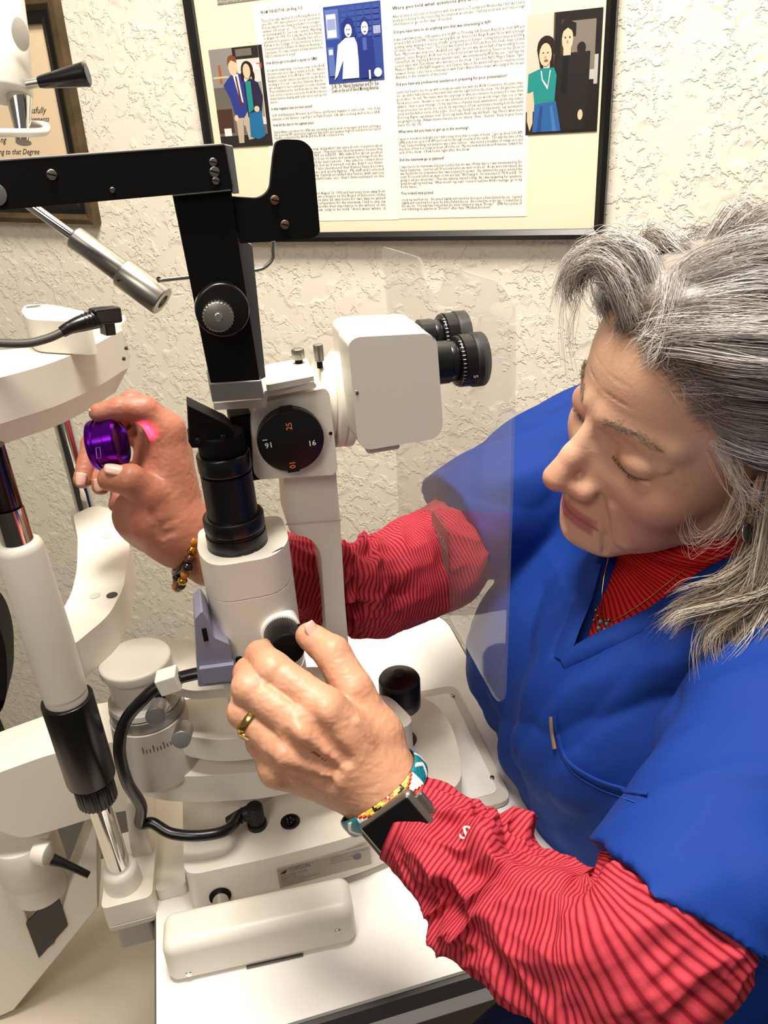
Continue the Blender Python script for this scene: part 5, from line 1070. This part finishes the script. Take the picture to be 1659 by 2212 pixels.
# ------------------------------------------------------------------ hair
def hair_fn(nt, b, tc):
    a = nt.nodes.new('ShaderNodeAttribute'); a.attribute_name = 'Col'; nt.links.new(a.outputs['Color'], b.inputs['Base Color'])
    b.inputs['Anisotropic'].default_value = .5
HAIR = mat('silver_hair', '#b5aca4', .42, spec=.6, fn=hair_fn)
SC = np.array([0, -.6, 3.6]); SR = np.array([7.3, 9.2, 7.6])
def shell(n, h):
    r = 1 / np.sqrt(((n / SR) ** 2).sum(-1)); return SC + n * (r + h)[..., None]
HRS = np.random.RandomState(21)
def grow(n_g, per, S_=26):
    """strands in head coordinates, centimetres"""
    out = []
    G = HRS.randn(n_g * 6, 3); G /= np.linalg.norm(G, axis=1)[:, None]; p = shell(G, np.zeros(len(G)))
    ok = (p[:, 2] > 1.4 * p[:, 1] - 3.2 + .5 * HRS.randn(len(G))) & (p[:, 2] > -3.5); G = G[ok][:n_g]
    for g in G:
        p0 = shell(g[None], np.zeros(1))[0]; right = p0[0] > (.9 + .10 * (7.4 - p0[1])) ; front = p0[1] > 2.0
        thick = .7 + 1.9 * HRS.rand() ** .8; 
        if right and front: thick = 1.4 + 1.5 * HRS.rand()
        if not right: thick = .5 + thick * np.clip(.35 + .11 * (p0[2] + 1), .3, 1.25)
        L_ = 15 + 9 * HRS.rand(); ph = HRS.rand() * 6.28; wa = .12 + .22 * HRS.rand(); fr_ = .5 + .5 * HRS.rand()
        if right and front: L_ = 8 + 6 * HRS.rand()
        q = p0.copy(); pts = [q.copy()]; st = L_ / (S_ - 1); free = False; dirp = None
        for i in range(S_ - 1):
            s = st * (i + 1); n = (q - SC); n /= np.linalg.norm(n)
            if right and front: d = np.array([1.0, -.10, -.05 - .5 * max(0, s - 5) / 5])
            elif right: d = np.array([.5, -1.0, -.3])
            else:
                dn = np.clip((1.0 - q[1]) / 7, 0, 1); d = np.array([-.42 * np.clip(q[2] / 6, 0, 1) - .1, -1.0 + .7 * dn, .10 * (q[1] > 3) - .10 - 1.2 * dn])
            d = d / np.linalg.norm(d); d = d - n * (d @ n) * (.95 if not free else 0); d /= np.linalg.norm(d) + 1e-9
            sd_ = np.cross(n, d); d = d + sd_ * wa * math.sin(s * fr_ + ph) * .6
            if dirp is not None: d = dirp * .45 + d * .55
            d /= np.linalg.norm(d); dirp = d; q = q + d * st
            if q[2] < -2.0 or (q[1] < -7.5 and q[2] < 4): free = True; dirp = dirp * .5 + np.array([0.05, .25, -1]) * .5; pts.append(q.copy()); continue
            n = (q - SC); n /= np.linalg.norm(n); hgt = thick * (1 - math.exp(-s / 2.6)) + .06; hgt += .25 * math.sin(s * .7 + ph)
            if right and front: hgt = thick * math.sin(min(s / 8, 1) * math.pi * .62) + .05
            tgt = shell(n[None], np.array([hgt]))[0]; q = q + (tgt - q) * .8; pts.append(q.copy())
        out.append(np.array(pts))
    return out
def clump(guides, per, spread0, spread1, cols, rad, S_=26, jit=.5, frame_scale=1.0):
    """many fine strands around each guide; returns points (n,S,3), radii, colours"""
    P = []; Cc = []
    for g in guides:
        t = np.linspace(0, 1, len(g)); base = np.array(lin(cols[HRS.randint(len(cols))])[:3])
        off0 = HRS.randn(per, 3) * spread0; off1 = HRS.randn(per, 3) * spread1; w_ = (t ** 1.2)[None, :, None]
        wob = np.sin(t[None] * (4 + 7 * HRS.rand(per, 1)) + 6.28 * HRS.rand(per, 1))[..., None] * HRS.randn(per, 1, 3) * jit * spread1 * np.sin(t * math.pi)[None, :, None]
        cut = .75 + .25 * HRS.rand(per); q = g[None] + off0[:, None] * (1 - w_) + off1[:, None] * w_ + wob
        tt = (t[None] * cut[:, None]) * (len(g) - 1); i0 = np.minimum(tt.astype(int), len(g) - 2); fr_ = (tt - i0)[..., None]
        ar = np.arange(per)[:, None]; q = q[ar, i0] * (1 - fr_) + q[ar, i0 + 1] * fr_; P.append(q)
        k = HRS.rand(per, 1); c2 = np.array(lin(cols[HRS.randint(len(cols))])[:3]); Cc.append((base * (1 - .5 * k) + c2 * .5 * k) * (.75 + .5 * HRS.rand(per, 1)))
    return np.concatenate(P), np.concatenate(Cc)
def strands_mesh(P, C_, rad):
    n, S_, _ = P.shape; T = np.gradient(P, axis=1); T /= np.linalg.norm(T, axis=2, keepdims=True) + 1e-12
    ref = np.broadcast_to(-FWD, T.shape); X = np.cross(T, ref); X /= np.linalg.norm(X, axis=2, keepdims=True) + 1e-9; Y = np.cross(T, X)
    tp = (np.clip(np.sin(np.linspace(.12, 1, S_) * math.pi) * 1.4, .15, 1))[None, :, None]; v = []
    for a in (0, 2.094, 4.189): v.append(P + (X * math.cos(a) + Y * math.sin(a)) * rad * tp)
    V = np.stack(v, 2).reshape(-1, 3); idx = np.arange(n * S_ * 3).reshape(n, S_, 3); F = []
    for k in range(3): k2 = (k + 1) % 3; F.append(np.stack([idx[:, :-1, k], idx[:, :-1, k2], idx[:, 1:, k2], idx[:, 1:, k]], -1).reshape(-1, 4))
    return V, np.concatenate(F), np.repeat(C_, S_ * 3, 0)
GREYS = ['#c4bdb8', '#8a7f76', '#efecea', '#aaa19a', '#5d5148', '#d8d3cf', '#958a82', '#f6f4f2', '#74685f']
parts_h = []
gd = grow(820, 0); P, Cc = clump(gd, 19, .30, .36, GREYS, 0); parts_h.append(strands_mesh(HO + P / 100 @ HM, Cc, .00021))
gd = [g for g in grow(700, 0) if g[0, 1] > -3 and g[0, 2] > 6]; gd = [shell((g - SC) / np.linalg.norm(g - SC, axis=1)[:, None], np.full(len(g), .55)) for g in gd]; P, Cc = clump(gd, 14, .25, .30, GREYS[:6], 0); parts_h.append(strands_mesh(HO + P / 100 @ HM, Cc, .00019))
def px_guides(L, n, S_=26, jx=14, jd=.006):
    out = []
    for _ in range(n):
        g = L[HRS.randint(len(L))]; o1 = HRS.randn(3) * np.array([jx, jx, 0]); dd = HRS.randn() * jd; m_ = len(g)
        pts = [D(x + o1[0] * (i / (m_ - 1) * .7 + .3), y + o1[1] * (i / (m_ - 1) * .7 + .3), d + dd) for i, (x, y, d) in enumerate(g)]; out.append(cspline(pts, S_))
    return out
# the lock that lifts off the forehead and curls down on the far side
lock = [[(1400, 640, .478), (1355, 560, .475), (1300, 535, .485), (1245, 560, .50), (1222, 620, .51), (1216, 680, .515)], [(1385, 680, .478), (1350, 590, .475), (1305, 560, .485), (1265, 580, .50), (1250, 620, .508), (1268, 650, .512)],
        [(1360, 700, .480), (1330, 620, .478), (1290, 575, .49), (1245, 585, .50), (1228, 640, .51), (1250, 690, .512)], [(1420, 610, .475), (1390, 540, .472), (1330, 520, .48), (1270, 540, .495), (1225, 590, .51)],
        [(1380, 700, .474), (1370, 640, .472), (1330, 600, .476), (1290, 600, .485)], [(1440, 600, .47), (1430, 660, .466), (1400, 720, .467), (1370, 745, .470)], [(1470, 600, .465), (1450, 690, .462), (1420, 760, .462), (1390, 790, .465)]]
P, Cc = clump(px_guides(lock, 46, jx=9), 22, .0030, .0042, GREYS[:6], 0); parts_h.append(strands_mesh(P, Cc, .00019))
P, Cc = clump(px_guides([[(1225, 610, .51), (1213, 680, .515), (1222, 760, .52), (1236, 850, .53)], [(1250, 640, .51), (1230, 720, .515), (1235, 800, .52)]], 4, jx=6), 5, .0012, .002, ['#a89e96', '#c9c2bb'], 0); parts_h.append(strands_mesh(P, Cc, .00012))
P, Cc = clump(px_guides([[(1290, 545, .485), (1262, 528, .488), (1250, 515, .49)], [(1310, 530, .485), (1290, 515, .488), (1256, 502, .49)]], 5, jx=5), 3, .001, .003, ['#a89e96'], 0); parts_h.append(strands_mesh(P, Cc, .00012))
# lengths hanging behind the ear and forward over the shoulder
hang = [[(1700, 980, .500), (1660, 1100, .498), (1620, 1220, .490), (1570, 1300, .478), (1540, 1380, .468), (1555, 1470, .462)], [(1700, 1050, .500), (1650, 1180, .492), (1600, 1290, .480), (1590, 1380, .470), (1600, 1470, .462)],
        [(1690, 1060, .502), (1640, 1190, .494), (1560, 1270, .482), (1480, 1300, .474), (1425, 1335, .470)], [(1700, 1120, .498), (1660, 1230, .486), (1610, 1300, .476), (1530, 1350, .468), (1500, 1400, .464)],
        [(1740, 1100, .49), (1700, 1240, .482), (1660, 1340, .474), (1625, 1400, .466), (1580, 1450, .462)], [(1690, 880, .480), (1690, 1000, .485), (1670, 1120, .485), (1655, 1240, .480), (1640, 1330, .475)], [(1720, 1150, .49), (1680, 1260, .482), (1570, 1300, .474), (1480, 1325, .468), (1440, 1370, .466)]]
BL = ['#9c8a74', '#6d5c4c', '#bfb09a', '#46392e', '#9a8870', '#cfc4b4', '#5a4b3e', '#7d6c5a']
P, Cc = clump(px_guides(hang, 66, jx=20, jd=.007), 22, .0038, .0022, BL, 0); parts_h.append(strands_mesh(P, Cc, .00019))
# fine loose wisps around the temple and cheek
wisp = [[(1600, 1030, .475), (1560, 1120, .480), (1500, 1170, .495), (1478, 1130, .500), (1490, 1090, .498)], [(1590, 1000, .470), (1620, 1080, .470), (1659, 1110, .468)], [(1540, 960, .465), (1590, 1050, .468), (1640, 1080, .468), (1680, 1060, .465)], [(1560, 980, .466), (1600, 1090, .475), (1560, 1160, .490), (1500, 1175, .500)]]
P, Cc = clump(px_guides(wisp, 16, jx=14), 5, .0016, .004, ['#c9b8a8', '#a89080', '#e0d6cc'], 0); parts_h.append(strands_mesh(P, Cc, .00012))
# fine fringe of short hairs at the hairline
FRG = []
for _ in range(150):
    x = -HRS.rand() * 7.2 + 1.5; y0 = np.interp(-x, [-2, 0, 2, 3.8, 5.5, 6.5, 7], [7.0, 7.6, 7.7, 7.0, 5.5, 3.3, 1.0]); z0 = 1.4 * y0 - 3.4
    n = np.array([x, y0, z0]) - SC; n /= np.linalg.norm(n); p0 = shell(n[None], np.array([.0]))[0]; d = np.array([-.3, -1, .5 + .4 * HRS.randn()]); pts = [p0]
    for i in range(25): p1 = pts[-1] + d / np.linalg.norm(d) * .16; n = p1 - SC; n /= np.linalg.norm(n); pts.append(shell(n[None], np.array([.05 + .03 * i]))[0]); d[2] -= .03
    FRG.append(np.array(pts))
P, Cc = clump(FRG, 7, .28, .30, ['#a08c7e', '#8d7a6c', '#b8aaa0'], 0); parts_h.append(strands_mesh(HO + P / 100 @ HM, Cc, .00013))
# brows and lashes
def brow(sx):
    g = []
    for i in range(70):
        t = i / 69; x = sx * (1.2 + 3.6 * t); z = 1.55 + 1.0 * math.sin(t * 2.4) * .75 - .5 * t + .22 * HRS.randn(); y = 11.0
        for _ in range(60):
            e = face(np.array([[x, y, z]]))[0]
            if e < .03: break
            y -= e * .8
        d = np.array([sx * .9, -.35, .55 - .9 * t]); pts = [np.array([x, y, z]) + d * .14 * k * .30 + np.array([0, .05 + .03 * math.sin(k * .6), 0]) for k in range(26 // 2)]
        g.append(cspline(pts, 26))
    return g
for sx in (-1, 1):
    P, Cc = clump(brow(sx), 3, .05, .08, ['#8d7a68', '#a08f7e', '#7d6a5a'], 0); parts_h.append(strands_mesh(HO + P / 100 @ HM, Cc, .00012))
    g = []
    for i in range(40):
        t = i / 39; x = sx * (1.9 + 2.6 * t); z = -.95 - .35 * math.sin(t * math.pi); y = 10.0
        for _ in range(60):
            e = face(np.array([[x, y, z]]))[0]
            if e < .02: break
            y -= e * .8
        g.append(cspline([np.array([x, y, z]), np.array([x + sx * .05, y + .12, z - .10]), np.array([x + sx * .12, y + .20, z - .18])], 26))
    P, Cc = clump(g, 2, .02, .03, ['#54402f', '#6a5442'], 0); parts_h.append(strands_mesh(HO + P / 100 @ HM, Cc, .00012))
V = np.concatenate([q[0] for q in parts_h]); Cc = np.concatenate([q[2] for q in parts_h]); F = []; k = 0
for q in parts_h: F.append(q[1] + k); k += len(q[0])
me = arr_mesh(V, np.concatenate(F)); col_attr(me, 'Col', Cc); hr = link('hair', me, HAIR, person)
# the dense under layer over the scalp
def under(p):
    d = s_ell(p, SC, SR + .30); d = smax(d, -(p[:, 2] - 1.4 * p[:, 1] + 2.7) / 1.72, .3); return smax(d, -(p[:, 2] + 4.5), .4)
P_, F_ = surf(lambda P: under(w2h(P)) / 100 + .0004 * vnoise(P, 300), HO - [.12, .12, .12], HO + [.13, .13, .15], .0022)
me = arr_mesh(P_, F_); col_attr(me, 'Col', np.tile(np.array(lin('#857c76')[:3]), (len(P_), 1)) * (1 + .25 * vnoise(P_, 200)[:, None])); link('hair_under_layer', me, HAIR, person)

# ------------------------------------------------------------------ worn and held things
GOLDM = mat('polished_gold', '#d8b46a', .18, 1.0)
def torus_strip(P, N, w_, t_, name, m, parent=None, cols=None):
    """band with a rectangular section along a closed loop P, outward normals N"""
    n = len(P); T = np.roll(P, -1, 0) - np.roll(P, 1, 0); T /= np.linalg.norm(T, axis=1)[:, None]; B = np.cross(T, N); B /= np.linalg.norm(B, axis=1)[:, None]; K = cols.shape[1] if cols is not None else 6
    v = []
    for j in range(K + 1): s = j / K - .5; v.append(P + B * s * w_ + N * (t_ * (1 - (2 * s) ** 4 * .6)))
    for j in range(K, -1, -1): s = j / K - .5; v.append(P + B * s * w_)
    V = np.stack(v, 1).reshape(-1, 3); M = 2 * (K + 1); idx = np.arange(n * M).reshape(n, M); nx = np.roll(idx, -1, 0); F = np.stack([idx, nx, np.roll(nx, -1, 1), np.roll(idx, -1, 1)], -1).reshape(-1, 4)
    me = arr_mesh(V, F); 
    if cols is not None:
        a = me.color_attributes.new('Col', 'BYTE_COLOR' if False else 'FLOAT_COLOR', 'CORNER'); C4 = np.ones((n, M, 3)) * .02; C4[:, :K] = cols[:n]; c = np.repeat(C4.reshape(-1, 3), 4, 0); a.data.foreach_set('color', np.concatenate([c, np.ones((len(c), 1))], 1).astype(np.float32).ravel())
    return link(name, me, m, parent, smooth=cols is None)
def loop(c, ax, rx, ry, xref, n=120):
    z = np.asarray(ax, float) / np.linalg.norm(ax); x = np.asarray(xref, float); x = x - z * (x @ z); x /= np.linalg.norm(x); y = np.cross(z, x); a = np.linspace(0, 2 * math.pi, n, endpoint=False)
    N = x * np.cos(a)[:, None] * ry + y * np.sin(a)[:, None] * rx; N /= np.linalg.norm(N, axis=1)[:, None]
    return c + x * rx * np.cos(a)[:, None] + y * ry * np.sin(a)[:, None], N
# wedding ring
rc_ = nf_r[0] * .20 + nf_r[1] * .80; rax = nf_r[1] - nf_r[0]
P, N = loop(rc_, rax, .0103, .0103, -FWD, 64); rg = torus_strip(P, N, .0052, .0010, 'gold_ring', GOLDM); tag(rg, 'gold signet ring on the ring finger of the near hand', 'ring')
fc_ = rc_ + (-FWD * .55 - UPV * .75 - RGT * .35) / np.linalg.norm(-FWD * .55 - UPV * .75 - RGT * .35) * .0108
lathe('signet_face', rounded(0, .0012, .0042, .0004), fc_, fc_ - rc_, GOLDM, rg, n=32)
# beaded bracelet
arm_ax = J(930, 1800, .455) - W_; arm_ax /= np.linalg.norm(arm_ax)
bc = J(830, 1714, .4765); crossd = J(905, 1652, .4735) - J(768, 1778, .4735); crossd /= np.linalg.norm(crossd)
n = 150; P, N = loop(bc, np.cross(crossd, -FWD + crossd * .0), .0290, .0282, crossd, n); P = P + arm_ax * .0022 * np.sin(np.linspace(0, 4 * math.pi, n))[:, None]
K = 12; cols = np.zeros((n, K, 3)); teal = np.array(lin('#12727e')[:3]); wh = np.array(lin('#eeeae0')[:3]); pal = [np.array(lin(c)[:3]) for c in ('#120c08', '#c9a43a', '#e8d86a', '#e8742a', '#8e1c1c', '#eeeae0')]
ctr_i = None
ang = np.linspace(0, 2 * math.pi, n, endpoint=False)
zc = ((P - CAMP) @ FWD); i0 = int(np.argmin(zc))
for i in range(n):
    di = (i - i0 + n // 2) % n - n // 2; seg_ = abs(di + 4) % 34
    for j in range(K):
        jj = j - 5.5
        if abs(di + 4) <= 17:
            m_ = abs(abs(di + 4) * .55 - abs(jj)); q = int(m_ * .9); cols[i, j] = pal[min(q + (0 if abs(di + 4) < 9 else 1), 5)] if m_ < 5.5 else wh
        else:
            cols[i, j] = wh if ((seg_ + int(abs(jj))) % 13 in (0, 1, 2) and abs(jj) < 4.6) or seg_ > 31 else teal
        cols[i, j] *= .8 + .35 * HRS.rand()
PRC = mat('glass_seed_beads', '#ffffff', .25, attr='Col', bump=.6, bscale=1400)
bb = torus_strip(P, N, .0118, .0022, 'beaded_bracelet', PRC, None, cols); tag(bb, 'teal and white beaded bracelet with a flame coloured star around the near wrist', 'bracelet')
# smart watch with orange band
watch = thing('smart_watch', 'square-faced watch with dark screen and orange band, half under the coral cuff', 'watch', J(860, 1780, .45))
wn = -FWD * .93 - RGT * .22 - UPV * .18; wn /= np.linalg.norm(wn); wa = J(880, 1728, .45) - J(800, 1796, .45); wa -= wn * (wa @ wn); wa /= np.linalg.norm(wa); wb = np.cross(wn, wa)
TIT = mat('titanium_case', '#8f8a82', .35, .85)
wc = J(872, 1794, .4470)
box('case', wc, (.040, .037, .0085), TIT, watch, bevel=.0040, seg=5, ax=(wa, wb, wn)); cs_ = box('screen', wc + wn * .0040, (.035, .032, .0016), BLACK, watch, bevel=.0007, ax=(wa, wb, wn))
for s in (-1, 1): box('band_lug', wc + wa * s * .0205 - wn * .002, (.006, .024, .004), TIT, watch, bevel=.0012, ax=(wa, wb, wn))
ORG = mat('orange_band', '#e8703a', .6, bump=.3, bscale=1200)
P, N = loop(J(866, 1748, .4710), np.cross(crossd, -FWD), .0236, .0205, crossd, 96); torus_strip(P, N, .020, .0012, 'watch_band', ORG, watch)
# condensing lens in the far hand
PUR = mat('purple_anodised', '#6f10a8', .2, .95)
lens = thing('condensing_lens', 'purple ringed hand-held condensing lens pinched between far thumb and forefinger', 'lens', J(238, 958, .552))
lx = RGT * .97 + UPV * .17 - FWD * .03; lx /= np.linalg.norm(lx); lcn = J(234, 958, .553)
rg_ = lathe('lens_ring', [(-.0098, .0150), (-.0098, .0178), (-.0080, .0181), (-.0078, .0176), (-.0070, .0176), (-.0068, .0181), (-.0060, .0181), (-.0050, .0166), (.0018, .0166), (.0024, .0174), (.0085, .0174), (.0098, .0164), (.0098, .0148), (.006, .0146)], lcn, lx, PUR, lens, n=80, deg=20)
_gl = mat('lens_glass', '#ffffff', fn=glass_fn)
lathe('lens_glass', [(-.0098, .0148)] + [(.0060 + .0080 * math.sin(a), .0147 * math.cos(a) + .0001) for a in np.linspace(0, 1.55, 10)], lcn, lx, _gl, lens, n=56)
tl = lcn - FWD * .0170 - UPV * .004 + lx * -.0012
frv = [tl + UPV * -.002 * 0 + q for q in (lx * -.0014, lx * .0014, lx * .0022 - UPV * .0075, lx * -.0006 - UPV * .0075)]; tube('engraved_outline', frv + frv[:1], .00014, mat('pale_engraving', '#9a80b0', .5), rg_, spline=False, n=6)
l2 = bpy.data.lights.new('slit_beam', 'SPOT'); l2.energy = .10; l2.color = (1.0, .08, .28); l2.spot_size = .9; l2.spot_blend = .8; l2.shadow_soft_size = .003
o2 = bpy.data.objects.new('slit_beam', l2); COL.objects.link(o2); ls_ = lcn + lx * .012 - FWD * .004; o2.location = V3(ls_); o2.rotation_euler = V3(J(345, 915, .56) - ls_).to_track_quat('-Z', 'Y').to_euler()
# stone bracelet on the far wrist
sb = thing('stone_bracelet', 'black cord bracelet with amber and dark stones on the far wrist behind the lamp', 'bracelet', J(410, 1215, .583))
fax = J(480, 1200, .592) - FW; P, N = loop(J(410, 1178, .584), fax, .0235, .0215, UPV, 80)
tube('cord', np.vstack([P, P[:1]]), .0017, BLACK, sb, samples=140, n=10)
P2_, _ = loop(J(402, 1186, .582) - UPV * .003, fax + UPV * .01, .0262, .0235, UPV, 26)
BR = [mat('dark_stone', '#1e120d', .2), mat('amber_stone', '#b06a1c', .15), mat('gold_bead', '#c9963c', .2, 1.0), mat('brown_stone', '#4a2413', .2)]
for i, p in enumerate(P2_):
    r_ = .0030 + .0008 * ((i * 7) % 3) / 2; lathe('stone_bead', [(-r_, .0004)] + [(-r_ * math.cos(a), r_ * math.sin(a) + .0002) for a in np.linspace(.4, 2.75, 7)] + [(r_, .0004)], p, P2_[(i + 1) % 26] - p, BR[(i * 5) % 4], sb, n=14)
# earring
er = thing('earring', 'silver disc earring with a fine gold wire below the grey hair', 'earring', J(1615, 1150, .486))
lathe('disc', rounded(0, .0012, .0062, .0005), J(1614, 1152, .486), -FWD + RGT * .4, mat('polished_silver', '#c9ccd2', .25, 1.0), er, n=40, scale=(.8, 1.1))
P, N = loop(J(1602, 1146, .487), -FWD + RGT * .5, .0045, .0065, RGT, 40); tube('wire', np.vstack([P, P[:1]]), .0004, GOLDM, er, samples=80, n=8)
# necklace
nk_ = thing('necklace', 'fine gold chain necklace with turquoise petals over the red turtleneck', 'necklace', J(1300, 1340, .60))
f_sh = shirt2
def on(f, x, y, off=.0015):
    p = trace(f, x, y, .40)
    if p is None: p = D(x, y, .58)
    return p - ray(x, y) * off
allf = lambda P: np.minimum(np.minimum(shirt2(P), f_scr(P)), body_sdf(P))
ch = [on(allf, x, y) for x, y in [(1314, 1205), (1304, 1250), (1300, 1300), (1306, 1340), (1330, 1338), (1370, 1315), (1405, 1290), (1440, 1262), (1475, 1235)]]
tube('chain', ch, .00055, GOLDM, nk_, samples=120, n=8)
TUR = mat('turquoise_enamel', '#2f8f9a', .3)
pc3 = on(allf, 1302, 1352, .004)
for k in range(4):
    a = k * math.pi / 2 + .5; dr = RGT * math.cos(a) + UPV * math.sin(a); lathe('petal', [(-.0008, .0004), (0, .0016), (.0008, .0004)], pc3 + dr * .0036, -FWD, TUR, nk_, n=20, scale=(1.0, 1.0)).scale = (1, 1, 1)
for x, y in ((1288, 1318), (1292, 1330), (1284, 1340), (1316, 1340)): lathe('gold_charm', rounded(-.0008, .0008, .0015, .0004), on(allf, x, y, .003), -FWD, GOLDM, nk_, n=12)
# trousers under the table
def legs(P):
    d = s_cap(P, (.44, .40, .60), (.02, .30, .585), .098, .070); return smin(d, s_cap(P, (.44, .57, .60), (.05, .62, .585), .098, .07), .02) + .002 * vnoise(P, 30)
P_, F_ = surf(legs, np.array([-.08, .18, .46]), np.array([.58, .74, .74]), .007); link('scrub_trousers', arr_mesh(P_, F_), mat('navy_scrub_cloth', '#0b1a52', .8), person)
